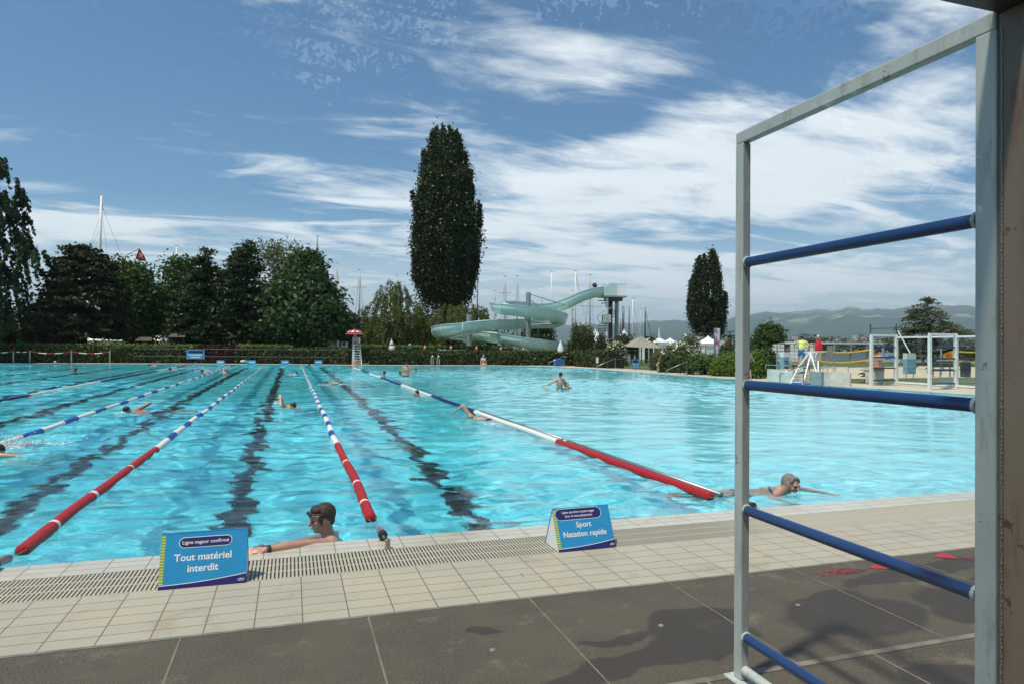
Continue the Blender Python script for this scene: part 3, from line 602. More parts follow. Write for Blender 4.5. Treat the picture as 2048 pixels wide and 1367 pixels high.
def tree(name, label, Y, prof, m, clumps, per, size, mode='clump', sig=.5, trunk=None, tr=.28, group=None, aspect=.55, fill=.55, cat='tree', barkm=None, depth=None, inner=0, limbs=7):
    prof = sorted(prof); rows = np.array([q[0] for q in prof], float); xl = np.array([q[1] for q in prof], float); xr = np.array([q[2] for q in prof], float)
    base = at((xl[-1]+xr[-1])/2 if trunk is None else trunk, Y); sc = Y/ray((xl[0]+xr[0])/2, 690).y/FPX     # metres per pixel there
    t = thing(name, label, cat, tuple(base), group)
    # sample rows by width, then a spot in the round section
    rr = np.linspace(rows[0], rows[-1], 400); ww = np.maximum(np.interp(rr, rows, xr-xl), 2); pw = ww**1.25; pw /= pw.sum()
    rr = np.maximum(rr, rows[0]+sig*(1.9 if mode == 'tall' else (.7 if mode == 'clump' else .15))/sc)
    row = rng.choice(rr, clumps, p=pw)+rng.uniform(-1, 1, clumps)*(rows[-1]-rows[0])/800
    l = np.interp(row, rows, xl); r_ = np.interp(row, rows, xr); cx = (l+r_)/2; hw = np.maximum((r_-l)/2*sc-sig*.75, .05)
    th = rng.uniform(0, 2*PI, clumps); rad = rng.uniform(0, 1, clumps)**(.5 if mode != 'layer' else .6)
    rad = np.where(rng.random(clumps) < fill, rad**.35, rad)
    hw = hw*(1+.09*np.sin(row*.085+2*th+Y)+.07*np.sin(row*.19-3*th+cx[0])+.04*np.sin(row*.43+5*th))*.96
    cen = np.array([tuple(A(a, b, Y)) for a, b in zip(cx, row)])
    dmax = depth or 1.; off = np.stack([np.cos(th)*rad*hw, np.sin(th)*rad*hw*dmax, np.zeros(clumps)], 1)
    Cn = cen+off; Cn[:, 2] = np.maximum(Cn[:, 2], .5)
    out = unit(np.stack([np.cos(th), np.sin(th), np.full(clumps, .35)], 1))
    csig = np.ones(clumps)
    if mode == 'tall':      # upswept plumes: each a tapering run of tufts ending in a tip of its own
        H_ = rows[-1]-rows[0]; k_ = 0; npl = clumps//16
        for j in range(npl):
            tr_ = rows[0]+H_*(rng.uniform(0, .80)**1.15); a_ = rng.uniform(0, 2*PI); r1 = min(rows[-1], tr_+H_*rng.uniform(.22, .40)); 
            ht = (np.interp(min(tr_+H_*.05, rows[-1]), rows, xr-xl)/2*sc-.2)*rng.uniform(.80, 1.06); hb = np.interp(r1, rows, xr-xl)/2*sc*rng.uniform(.35, .75)
            for i_ in range(16):
                if k_ >= int(clumps*.86): break
                t_ = (i_+.5)/16; rw = r1+(tr_-r1)*t_; rd = hb+(ht-hb)*t_**.6; c_ = A((np.interp(rw, rows, xl)+np.interp(rw, rows, xr))/2, rw, Y)
                Cn[k_] = (c_.x+math.cos(a_+.25*(1-t_))*rd, c_.y+math.sin(a_+.25*(1-t_))*rd, c_.z); csig[k_] = 1.35*(1-t_)**.7+.22; k_ += 1
    ci = np.repeat(np.arange(clumps), per); n = len(ci); jit = rng.normal(size=(n, 3))
    csz = rng.uniform(.6, 1.3, clumps)[ci][:, None]
    if mode == 'clump': P_ = Cn[ci]+jit*sig*csz*np.array([1, 1, .75]); nr = unit(jit+out[ci]*.6)
    elif mode == 'tall': P_ = Cn[ci]+jit*sig*(csig[ci][:, None])*np.array([.62, .62, 1.35]); nr = unit(jit+out[ci])
    elif mode == 'strand':
        tt = rng.uniform(0, 1, n)[:, None]; P_ = Cn[ci]+jit*np.array([.10, .10, .08])*sig*2+out[ci]*tt*.35*sig*2; P_[:, 2] -= (tt[:, 0])*sig*rng.uniform(2., 4.2, clumps)[ci]; nr = out[ci]
    else:  # layer: flat drooping sprays
        tt = rng.uniform(-.4, 1, n)[:, None]; P_ = Cn[ci]+out[ci]*tt*sig*1.8*np.array([1, 1, .0])+jit*sig*np.array([.42, .42, .13])*csz; P_[:, 2] -= tt[:, 0]*sig*.35; nr = np.tile(np.array([0, 0, 1.]), (n, 1))
    P_[:, 2] = np.maximum(P_[:, 2], .25)
    quads('crown', leafquads(P_, size, nr, aspect, .8 if mode == 'strand' else 0), m, t)
    mb = MB(); top = cen[np.argmin(row)]; bot = Vector(base); b = Vector(top); H = b.z
    mb.tube([bot-Vector((0, 0, .1)), bot.lerp(Vector((bot.x, bot.y, H*.3)), 1), Vector((bot.x*.5+b.x*.5, Y, H*.6)), Vector((b.x, b.y, H*.93))], [tr, tr*.8, tr*.5, tr*.12], 9)
    for i in range(limbs):
        j = rng.integers(clumps); e = Vector(Cn[j]); z0 = max(.8, min(e.z*.75, H*.7)); s0 = Vector((bot.x+(b.x-bot.x)*z0/H, Y, z0)); md = s0.lerp(e, .5)+Vector((0, 0, .3))
        mb.tube([s0, md, e], [tr*.35, tr*.22, tr*.06], 6)
    mb.build('trunk', barkm or M_barkd, t, True)
    return t
GB = 'trees behind the far hedge'
tree('birch_tree', 'dark tree with drooping twigs at the left edge of the photo', 63, [(300, -70, 6), (330, -90, 20), (362, -100, 40), (400, -100, 52), (440, -110, 55), (480, -110, 62), (497, -110, 112), (530, -110, 96), (555, -110, 60), (620, -110, 50), (672, -100, 70)], L_dark, 520, 46, .17, 'strand', .38, trunk=-10, tr=.35, group=GB, fill=.4)
tree('cedar_tree', 'broad dark brownish cedar between the left-edge birch and the bright maple', 66, [(488, 150, 178), (505, 130, 200), (530, 112, 222), (560, 108, 232), (600, 85, 243), (640, 78, 252), (672, 90, 250)], L_cedar, 620, 60, .17, 'layer', .55, trunk=165, tr=.4, group=GB)
tree('maple_tree', 'bright green maple right of the broad dark cedar, sky showing through', 72, [(523, 228, 262), (540, 222, 300), (575, 222, 325), (620, 228, 328), (655, 235, 322), (676, 250, 300)], L_mid, 210, 60, .20, 'clump', .55, trunk=262, tr=.25, group=GB, barkm=M_bark)
tree('maple_tree', 'loose mid green tree left of the first pointed spruce', 75, [(515, 350, 384), (535, 332, 398), (590, 322, 412), (640, 325, 405), (678, 335, 390)], L_mid, 200, 60, .20, 'clump', .55, trunk=360, tr=.25, group=GB, barkm=M_bark)
tree('spruce_tree', 'wide dark spruce with pointed top, left one of the two spruces', 68, [(494, 408, 412), (515, 398, 424), (545, 382, 448), (590, 362, 466), (640, 348, 480), (680, 345, 492)], L_dark, 560, 56, .15, 'layer', .55, trunk=412, tr=.3, group=GB, fill=.6)
tree('spruce_tree', 'slim dark spruce with spiky top, next to the big chestnut', 66, [(480, 492, 496), (497, 480, 508), (520, 460, 516), (560, 452, 520), (610, 448, 530), (650, 446, 545), (686, 450, 548)], L_dark, 500, 52, .15, 'layer', .5, trunk=494, tr=.3, group=GB, fill=.6)
tree('locust_tree', 'airy light green tree behind the chestnut, twigs showing', 78, [(488, 538, 606), (505, 518, 606), (540, 512, 604), (580, 520, 600), (640, 530, 600)], L_light, 150, 40, .16, 'clump', .6, trunk=560, tr=.22, group=GB, barkm=M_bark, limbs=24)
tree('chestnut_tree', 'large dome-shaped chestnut with big leaf clusters, tallest between spruce and parasol', 64, [(505, 604, 628), (520, 588, 640), (545, 568, 652), (575, 546, 672), (610, 528, 688), (650, 520, 705), (678, 528, 706), (690, 550, 690)], L_chest, 720, 44, .24, 'clump', .38, trunk=612, tr=.4, group=GB, fill=.75)
tree('pine_tree', 'small dark rounded tree peeping out right of the chestnut dome', 70, [(628, 672, 700), (650, 660, 712), (682, 660, 714)], L_dark, 130, 60, .18, 'clump', .5, tr=.2, group=GB)
tree('willow_tree', 'yellow-green weeping willow left of the tall poplar', 70, [(560, 770, 798), (575, 750, 828), (600, 738, 850), (625, 716, 856), (650, 712, 858), (676, 716, 850)], L_willow, 330, 60, .13, 'strand', .42, trunk=800, tr=.35, group=GB, aspect=.32, limbs=20)
tree('poplar_tree', 'very tall dark poplar rising in the middle of the photo', 80, [(257, 876, 905), (270, 866, 912), (300, 850, 930), (330, 838, 948), (375, 828, 953), (405, 822, 956), (425, 818, 966), (470, 816, 969), (520, 820, 964), (560, 824, 956), (590, 834, 948), (612, 848, 930)], L_poplar, 1760, 70, .165, 'tall', .50, trunk=888, tr=.6, group=GB, fill=.7)
tree('willow_tree', 'weeping willow with yellow-green strands under the tall poplar, behind the slide', 72, [(600, 892, 930), (615, 865, 985), (635, 815, 994), (655, 800, 990), (680, 796, 960)], L_willow, 420, 60, .13, 'strand', .42, trunk=905, tr=.45, group=GB, aspect=.32, limbs=20)
tree('poplar_tree', 'shorter dark poplar left of the grey ladder frame, below the clouds', 78, [(502, 1404, 1424), (515, 1396, 1434), (545, 1386, 1440), (575, 1378, 1450), (600, 1372, 1455), (640, 1375, 1454), (668, 1388, 1448)], L_poplar, 720, 70, .145, 'tall', .36, trunk=1414, tr=.35, group=GB, fill=.65)
GR = 'shrubs and small trees behind the right-hand pool side'
tree('tamarisk_bush', 'tall feathery olive-green bush between the slide and its tower', 57, [(655, 1150, 1172), (670, 1142, 1196), (688, 1134, 1216), (706, 1130, 1222)], L_olive, 220, 50, .10, 'tall', .30, tr=.08, cat='bush', group=GR)
tree('bush', 'dark green round bush under the slide', 74, [(645, 1062, 1090), (660, 1045, 1106), (686, 1042, 1110)], L_dark, 120, 50, .18, 'clump', .4, tr=.1, cat='bush', group=GR)
tree('bush', 'dark rounded juniper bush right of the slide tower', 55, [(672, 1240, 1256), (682, 1233, 1266), (706, 1232, 1270)], L_dark, 110, 50, .10, 'clump', .25, tr=.08, cat='bush', group=GR)
tree('plane_tree', 'small leafy green tree behind the right poolside, left of the palm', 48, [(650, 1530, 1545), (660, 1516, 1560), (680, 1507, 1568), (700, 1512, 1566)], L_mid, 170, 46, .13, 'clump', .28, trunk=1540, tr=.16, group=GR, barkm=M_bark)
tree('cedar_tree', 'wide grey-green conifer at the right, behind the white far screen frames', 52, [(594, 1848, 1860), (612, 1832, 1874), (635, 1812, 1890), (655, 1800, 1925), (680, 1786, 1945), (715, 1790, 1955)], L_blue, 420, 46, .12, 'layer', .42, trunk=1862, tr=.3, group=GR, fill=.5, limbs=16)

def hedge(name, label, pts, height, thick, m, size=.11, dens=95, group=None, top=None, ragged=.06):
    # pts: front line (x, y); leaves cover front, top and back of a boxy body
    t = thing(name, label, 'hedge', (pts[0][0], pts[0][1], 0), group); allP = []; allN = []; body = MB(); tops = []
    for (x0, y0), (x1, y1) in zip(pts[:-1], pts[1:]):
        L_ = math.hypot(x1-x0, y1-y0); ux, uy = (x1-x0)/L_, (y1-y0)/L_; nx, ny = -uy, ux
        if ny < 0: nx, ny = -nx, -ny
        q = [Vector((x0+nx*.12, y0+ny*.12, 0)), Vector((x1+nx*.12, y1+ny*.12, 0)), Vector((x1+nx*(thick-.1), y1+ny*(thick-.1), 0)), Vector((x0+nx*(thick-.1), y0+ny*(thick-.1), 0))]
        body.add(q+[v+Vector((0, 0, height-.14)) for v in q], [(3, 2, 1, 0), (4, 5, 6, 7), (0, 1, 5, 4), (1, 2, 6, 5), (2, 3, 7, 6), (3, 0, 4, 7)])
        nf = int(L_*height*dens); a = rng.uniform(0, L_, nf); z = rng.uniform(.03, height, nf); d = rng.normal(0, .05, nf)+.06*np.sin(a*2.1)*np.sin(z*3)
        allP.append(np.stack([x0+ux*a+nx*d, y0+uy*a+ny*d, z], 1)); allN.append(np.tile([-nx, -ny, .25], (nf, 1)))
        nt_ = int(L_*thick*dens*1.0); a = rng.uniform(0, L_, nt_); b = rng.uniform(0, thick, nt_); z = height+rng.normal(0, ragged, nt_)
        tp = np.stack([x0+ux*a+nx*b, y0+uy*a+ny*b, z], 1); (tops if top else allP).append(tp)
        if not top: allN.append(np.tile([0, 0, 1.], (nt_, 1)))
    body.build('branches', mat('hedge_inside', (.018, .022, .008), .95, .4, 3), t)
    quads('foliage', leafquads(np.concatenate(allP), size, np.concatenate(allN), .6), m, t)
    if top: P_ = np.concatenate(tops); quads('sunlit_new_growth', leafquads(P_, size, np.tile([0, 0, 1.], (len(P_), 1)), .6), top, t)
    return t
def hz(px, row, Y): return A(px, row, Y).z
HL = [(-26.5, 62.3), (-17, 62.0), (-7.3, 60.4)]
HG = 'clipped hedges along the far side of the pool'
hedge('hedge', 'long clipped hedge behind the rope posts at the left, sunlit-toned new growth on top', [(-34, 62.3)]+HL, hz(200, 690, 61.5), 1.6, L_hedge, group=HG, top=L_hedge2)
a0 = at(432, 60.2); a1 = at(470, 59.6)
hedge('hedge', 'dark red leaved stretch of hedge right of the large far sign', [(-7.28, 60.4), (a1.x, 59.5)], hz(450, 691, 60), 1.4, L_red, group=HG)
b1 = at(575, 58.2)
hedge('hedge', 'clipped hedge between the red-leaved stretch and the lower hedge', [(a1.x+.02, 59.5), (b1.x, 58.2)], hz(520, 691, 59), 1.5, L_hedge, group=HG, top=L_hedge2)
c1 = at(697, 56.2)
hedge('hedge', 'slightly lower hedge in front of the pale pavilion, left of the lifeguard chair', [(b1.x+.02, 58.2), (c1.x, 56.2)], hz(640, 697, 57), 1.4, L_hedge, group=HG, top=L_hedge)
d0, d1 = at(738, 55.6), at(1178, 52.4)
hedge('hedge', 'long low clipped hedge right of the lifeguard chair, in front of the slide', [(d0.x, 55.3), (14.8, 53.9), (17.6, 52.4), (d1.x, 51.2)], hz(950, 703, 54), 1.5, L_hedge, dens=120, group=HG)
e0, e1 = at(700, 62), at(1020, 60)
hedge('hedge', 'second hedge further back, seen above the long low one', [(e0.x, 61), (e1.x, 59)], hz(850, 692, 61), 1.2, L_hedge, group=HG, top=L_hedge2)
e0, e1 = at(1205, 47.5), at(1295, 45)
hedge('hedge', 'darker brownish hedge behind the beige bin and the small blue sign', [(20.9, 49.2), (21.6, 44.5)], hz(1240, 703, 46), 1.5, L_hedge, group=HG)
def bush(name, label, x, y, rx, ry, h, m, n=60, per=50, size=.09, flowers=None, group=GR, sig=.2):
    t = thing(name, label, 'bush', (x, y, 0), group)
    th = rng.uniform(0, 2*PI, n); ph = rng.uniform(0, 1, n)**.7; r = np.sqrt(1-(ph*.95)**2)
    Cn = np.stack([x+np.cos(th)*r*rx*.85, y+np.sin(th)*r*ry*.85, .12+ph*h*.85], 1); ci = np.repeat(np.arange(n), per); j = rng.normal(size=(len(ci), 3))
    P_ = Cn[ci]+j*sig; P_[:, 2] = np.maximum(P_[:, 2], .03); nr = np.stack([np.cos(th), np.sin(th), ph+.2], 1)[ci]
    quads('foliage', leafquads(P_, size, nr+j*.4, .55), m, t)
    if flowers:
        th = rng.uniform(0, 2*PI, flowers); ph = rng.uniform(.15, 1, flowers); r = np.sqrt(1-(ph*.95)**2)
        F_ = np.stack([x+np.cos(th)*r*rx*1.0, y+np.sin(th)*r*ry*1.0, .15+ph*h*.95], 1)+rng.normal(0, .06, (flowers, 3))
        o = quads('blossom', leafquads(F_, .075, np.stack([np.cos(th), np.sin(th), ph], 1), .95), mat('petal_white', (.72, .68, .52), .6, .05), t); o['kind'] = 'stuff'
    m_ = MB()
    for i in range(7):
        e = Vector(Cn[i]); m_.tube([(x, y, -.02), ((x+e.x)/2, (y+e.y)/2, e.z*.6), e], [.03, .022, .01], 5)
    m_.build('stem', M_bark, t); return t
def bpx(px, row_top, Y, wpx, **k):
    p = at(px, Y); sc = Y/ray(px, 690).y/FPX; return dict(x=p.x, y=Y, rx=wpx/2*sc, ry=wpx/2*sc*.8, h=hz(px, row_top, Y))
for (px, row, Y, wp, m, fl_, lab, nn) in [
    (1232, 684, 50, 52, L_light, 260, 'round bush full of cream blossom at the foot of the slide tower', 60),
    (1355, 688, 38, 78, L_mid, 520, 'big bush covered in white roses, behind the yellow lifebuoy', 110),
    (1380, 668, 44, 60, L_olive, 60, 'tall thin-leaved shrub above the white rose bush', 50),
    (1195, 705, 49, 46, L_bright, 0, 'bright green shrub at the end of the long low hedge', 50),
    (1318, 700, 41, 34, L_olive, 0, 'small reddish-green shrub just left of the rose bush', 40),
    (1410, 716, 33.5, 90, L_mid, 0, 'green shrub mass behind the handrail with low brace', 110),
    (1460, 712, 31.5, 80, L_bright, 20, 'light green shrub left of the grey ladder frame, near the pool deck', 110),
    (1508, 712, 29.0, 50, L_bright, 0, 'glossy green shrub beside the walking boy', 90),
    (1535, 700, 31.5, 34, L_mid, 0, 'dark green shrub between the boy and the left grey wall', 60),
    (1455, 690, 42, 40, L_dark, 0, 'dark shrub below the shorter poplar', 60),
    (1350, 706, 36.5, 60, L_hedge, 0, 'low dark shrub at the foot of the rose bush', 90)]:
    bush('flower_bush' if fl_ > 100 else 'shrub', lab, n=nn, m=m, flowers=fl_ or None, size=.075, sig=.15, **bpx(px, row, Y, wp))
def palm(label, px, row, Y, fr, trunk_h, n=26, group='palms by the pool'):
    base = at(px, Y); t = thing('palm_tree', label, 'palm', tuple(base), group); z0 = trunk_h
    MB().tube([base, base+Vector((.05, 0, z0*.5)), base+Vector((0, 0, z0))], [.17, .14, .16], 9).build('trunk', M_bark, t, True)
    for i in range(n):
        a = 2*PI*i/n+random.random()*.3; el = random.uniform(-.3, 1.1); m = MB(); L_ = fr*random.uniform(.8, 1.1); d = Vector((math.cos(a), math.sin(a), 0)); side = Vector((-d.y, d.x, 0)); prev = None; c = base+Vector((0, 0, z0))
        st = c+d*L_*.45*math.cos(el)+Vector((0, 0, math.sin(el)*L_*.45)); m.tube([c, st], .012, 5)
        for k in range(-6, 7):
            f = (d*math.cos(k*.2)+side*math.sin(k*.2)); tip = st+f*L_*.5*(1-.03*abs(k))+Vector((0, 0, math.sin(el)*L_*.3-.20*L_)); w_ = f.cross(Vector((0, 0, 1)))*.045*fr
            m.add([st, st.lerp(tip, .6)+w_, tip, st.lerp(tip, .6)-w_], [(0, 1, 2, 3)])
        m.build('frond', L_mid if i % 3 else L_olive, t)
    return t
palm('fan palm with a trunk behind the lifeguard in the yellow shirt', 1614, 672, 42, 1.15, hz(1614, 682, 42))
palm('low fan palm without visible trunk right of the right grey wall', 1736, 745, 24.5, .55, .42, 16)
palm('distant fan palm beside the shorter poplar, at the ladder frame', 1459, 668, 48, 1.0, hz(1459, 672, 48), 18)
palm('distant fan palm above the khaki canopy', 1303, 672, 62, 1.1, hz(1303, 676, 62), 18)

# ------------------------------------------------------------------ things round the far and right sides
def sc_(px, Y): return Y/ray(px, 690).y/FPX
M_mint = mat('mint_fibreglass', (.66, .84, .79), .28, .06, .8); M_galv = mat('galvanised', (.30, .33, .34), .5, .12, 5, metal=.2); M_dkst = mat('dark_steel', (.045, .05, .05), .5, .15)
M_wpaint = mat('white_paint', (.76, .76, .72), .5, .06, 3); M_tent = mat('tent_canvas', (.80, .80, .78), .7, .04, 2); M_khaki = mat('khaki_canvas', (.30, .28, .22), .8, .08, 2)
M_cloth_r = mat('red_cloth', (.50, .02, .03), .8, .1, 4); M_black = mat('black', (.015, .015, .015), .5, .1); M_gdark = mat('dark_green_paint', (.02, .10, .06), .5, .1); M_conc2 = mat('grey_concrete', (.60, .57, .49), .8, .16, 2.5, bump=.1)
M_roofb = mat('brown_roof', (.085, .062, .045), .85, .2, 3, bump=.3); M_wood = mat('dark_wood', (.060, .040, .028), .8, .2, 3); M_wallp = mat('pale_wall', (.48, .47, .43), .8, .1, 1); M_beige = mat('beige_plastic', (.50, .46, .36), .6, .08, 4)
# slide
CP = [(1224, 586, 62), (1198, 584, 62), (1178, 588, 62.2), (1158, 596, 62.6), (1138, 606, 63.2), (1112, 614, 64.2), (1080, 617, 64.9), (1045, 614, 65), (1010, 612, 64.2), (994, 614, 62), (1008, 618, 59.9), (1050, 623, 59.1), (1090, 629, 59.6), (1116, 635, 60.9), (1121, 641, 62.6),
      (1102, 646, 64.4), (1062, 647, 65), (1025, 648, 64.0), (990, 649, 61.6), (958, 652, 59.9), (922, 656, 59.2), (892, 660, 60.0), (877, 664, 61.9), (890, 668, 64.1), (925, 671, 65), (965, 672, 63.9), (1005, 677, 61.2), (1045, 684, 59.4), (1088, 690, 59.3), (1120, 696, 60.5), (1133, 700, 62.4), (1115, 704, 64.5), (1075, 704, 65), (1030, 704, 64.0), (980, 706, 62), (930, 707.5, 60.5), (885, 709.5, 58.6)]
def catmull(P_, k=6):
    P_ = [P_[0]*2-P_[1]]+P_+[P_[-1]*2-P_[-2]]; out = []
    for i in range(1, len(P_)-2):
        for j in range(k):
            t = j/k; a, b, c, d = P_[i-1:i+3]
            out.append(.5*((2*b)+(c-a)*t+(2*a-5*b+4*c-d)*t*t+(3*b-a-3*c+d)*t**3))
    return out+[P_[-2]]
sl_t = thing('water_slide', 'pale green open water slide winding in a figure of eight round two grey poles', 'water slide', tuple(at(1000, 62)))
SP = catmull([A(a, b, y) for a, b, y in CP])
prof = [(-.70, .46), (-.62, .44), (-.60, .12), (-.52, -.16), (-.34, -.38), (0, -.48), (.34, -.38), (.52, -.16), (.60, .12), (.62, .44), (.70, .46), (.70, .42), (.655, .40), (.635, .12), (.55, -.19), (.36, -.42), (0, -.525), (-.36, -.42), (-.55, -.19), (-.635, .12), (-.655, .40), (-.70, .42)]
def sweep(mb, pts, prof):
    k = len(prof); vs = []
    for i, p in enumerate(pts):
        d = (pts[min(i+1, len(pts)-1)]-pts[max(0, i-1)]); d.z *= .4; d.normalize(); sd = d.cross(Vector((0, 0, 1))).normalized(); up = sd.cross(d)
        vs += [p+sd*a+up*b for a, b in prof]
    fs = [(i*k+j, i*k+(j+1) % k, (i+1)*k+(j+1) % k, (i+1)*k+j) for i in range(len(pts)-1) for j in range(k)]
    mb.add(vs, fs+[tuple(range(k)), tuple((len(pts)-1)*k+j for j in reversed(range(k)))])
for i in range(0, len(SP)-1, 12):
    m = MB(); sweep(m, SP[i:i+13], prof); m.build('trough', M_mint, sl_t, True, 35)
fprof = [(a*1.06, b*1.08-.0) for a, b in prof[11:]]+[(a*.99, b*.99) for a, b in reversed(prof[11:])]
for i in range(6, len(SP)-1, 6):
    m = MB(); d = (SP[i+1]-SP[i]).normalized()*.05; sweep(m, [SP[i]-d, SP[i]+d], fprof); m.build('flange', M_mint, sl_t)
def pole(px, row, Y, r, m, par_, name='support_pole', z0=0.):
    p = at(px, Y); z = A(px, row, Y).z; MB().tube([(p.x, Y, z0), (p.x, Y, z)], r, 16).build(name, m, par_, True, 40); return p
pB = pole(1056, 585, 62, .24, M_galv, sl_t); pA = pole(938, 629, 62, .25, M_galv, sl_t)
for P0, idx in ((pB, [6*5, 6*7, 6*9, 6*11, 6*13, 6*16, 6*28, 6*32]), (pA, [6*19, 6*22, 6*24, 6*35])):
    for i in idx:
        q = SP[min(i, len(SP)-1)]; MB().tube([(P0.x, 62, q.z-.75), (q.x, q.y, q.z-.55)], .07, 7).build('support_arm', M_galv, sl_t); MB().tube([(P0.x, 62, q.z-.2), (q.x*.8+P0.x*.2, q.y*.8+62*.2, q.z-.62)], .035, 6).build('brace', M_galv, sl_t)
MB().tube([A(1058, 588, 62), A(1130, 610, 63)], .04, 6).build('brace', M_galv, sl_t); MB().tube([A(1058, 597, 62), A(1075, 612, 62)], .04, 6).build('brace', M_galv, sl_t)
# tower
tw = thing('slide_tower', 'slide tower with spiral stair, mint green platform box and white railing', 'tower', tuple(at(1222, 62)))
k62 = sc_(1222, 62)
pole(1233, 594, 62, .20, M_galv, tw, 'column'); pole(1213.5, 596, 61.6, .15, M_wpaint, tw, 'column')
q = at(1220, 62.3); MB().box((q.x-.25, 62.2, 0), (q.x+.22, 62.5, A(1220, 594, 62.3).z)).build('stair_core', M_dkst, tw)
pl = A(1226, 592.5, 62); MB().box((A(1202, 600, 62).x, 61.2, pl.z-.16), (A(1246, 600, 62).x, 62.9, pl.z)).build('platform', M_galv, tw)
MB().box((A(1214, 600, 62).x, 61.4, pl.z-.5), (A(1240, 600, 62).x, 62.7, pl.z-.165)).build('beam', M_dkst, tw)
zt = A(1226, 568, 62).z
for y in (61.25, 62.80):
    x0, x1, x2 = A(1202, 600, 62).x, A(1208, 600, 62).x, A(1226, 600, 62).x
    MB().prism([(x0, pl.z+.002), (x2, pl.z+.002), (x2, zt), (x1+.25, zt), (x0, pl.z+.65)], y, y+.06).build('side_wall', M_mint, tw)
x2, x3 = A(1226.5, 600, 62).x, A(1245, 600, 62).x
for y in (61.28, 62.85):
    MB().tube([(x2, y, zt), (x3, y, zt)], .03, 6).build('rail', M_wpaint, tw)
    for i in range(8): x = x2+(x3-x2)*i/7; MB().tube([(x, y, pl.z), (x, y, zt)], .018, 5).build('baluster', M_wpaint, tw)
MB().tube([(x3, 61.28, zt), (x3, 62.85, zt)], .03, 6).build('rail', M_wpaint, tw)
c0 = Vector((A(1214, 600, 62).x, 62.0, 0)); n = 26; ztop = pl.z-.25
for i in range(n):
    z = .3+(ztop-.3)*i/n; a = i*PI*2/13+PI*.75; a1 = a+.42; r1 = .95
    m = MB(); m.add([c0+Vector((math.cos(a)*.12, math.sin(a)*.12, z)), c0+Vector((math.cos(a)*r1, math.sin(a)*r1, z)), c0+Vector((math.cos(a1)*r1, math.sin(a1)*r1, z)), c0+Vector((math.cos(a1)*.12, math.sin(a1)*.12, z))]+[c0+Vector((math.cos(a)*.12, math.sin(a)*.12, z+.07)), c0+Vector((math.cos(a)*r1, math.sin(a)*r1, z+.07)), c0+Vector((math.cos(a1)*r1, math.sin(a1)*r1, z+.07)), c0+Vector((math.cos(a1)*.12, math.sin(a1)*.12, z+.07))], [(0, 1, 2, 3), (7, 6, 5, 4), (0, 4, 5, 1), (1, 5, 6, 2), (2, 6, 7, 3), (3, 7, 4, 0)]); m.build('tread', M_dkst, tw)
hp = [c0+Vector((math.cos(i*.24+PI*.75)*.95, math.sin(i*.24+PI*.75)*.95, 1.2+(ztop-.3)*i/52)) for i in range(50)]; MB().tube(hp, .025, 5).build('handrail', M_galv, tw)
# clock on the tower
ck = thing('clock', 'square white clock with black hands on the slide tower', 'clock', (A(1214, 637, 60.9).x, 60.9, A(1214, 637, 60.9).z)); cc = A(1214, 637, 60.9)
MB().prism([(cc.x+a, cc.z+b) for a, b in rounded(.92, .84, .12)], 60.9, 61.1).build('case', M_gdark, ck); MB().prism([(cc.x+a, cc.z+b) for a, b in rounded(.86, .78, .11)], 60.88, 60.899).build('face', M_wpaint, ck)
for i in range(12):
    a = 2*PI*i/12; u = Vector((math.sin(a), 0, math.cos(a))); o = Vector((cc.x, 60.874, cc.z)); MB().beam(o+u*.27, o+u*.355, .035 if i % 3 else .05, .006).build('hour_mark', M_black, ck)
o = Vector((cc.x, 60.868, cc.z))
for L_, a, w_ in ((.30, R(308), .04), (.24, R(128), .05)): u = Vector((math.sin(a), 0, math.cos(a))); MB().beam(o-u*.03, o+u*L_, w_, .006).build('hand', M_black, ck)
MB().tube([(cc.x+.1, 61.1, cc.z), (cc.x+.1, 61.75, cc.z)], .05, 6).build('bracket', M_dkst, ck)
sp_ = thing('loudspeaker', 'small black loudspeaker on a thin post above the start of the slide', 'loudspeaker', tuple(A(1188, 586, 62.9))); a = A(1189, 571, 62.9)
MB().tube([A(1187, 588, 62.9), A(1187, 572, 62.9)], .04, 6).build('post', M_galv, sp_); MB().lathe([(.05, -.1), (.22, -.14), (.26, .16), (.1, .18)], 10, Matrix.Translation(a) @ Matrix.Rotation(R(70), 4, 'Y')).build('horn', M_black, sp_)

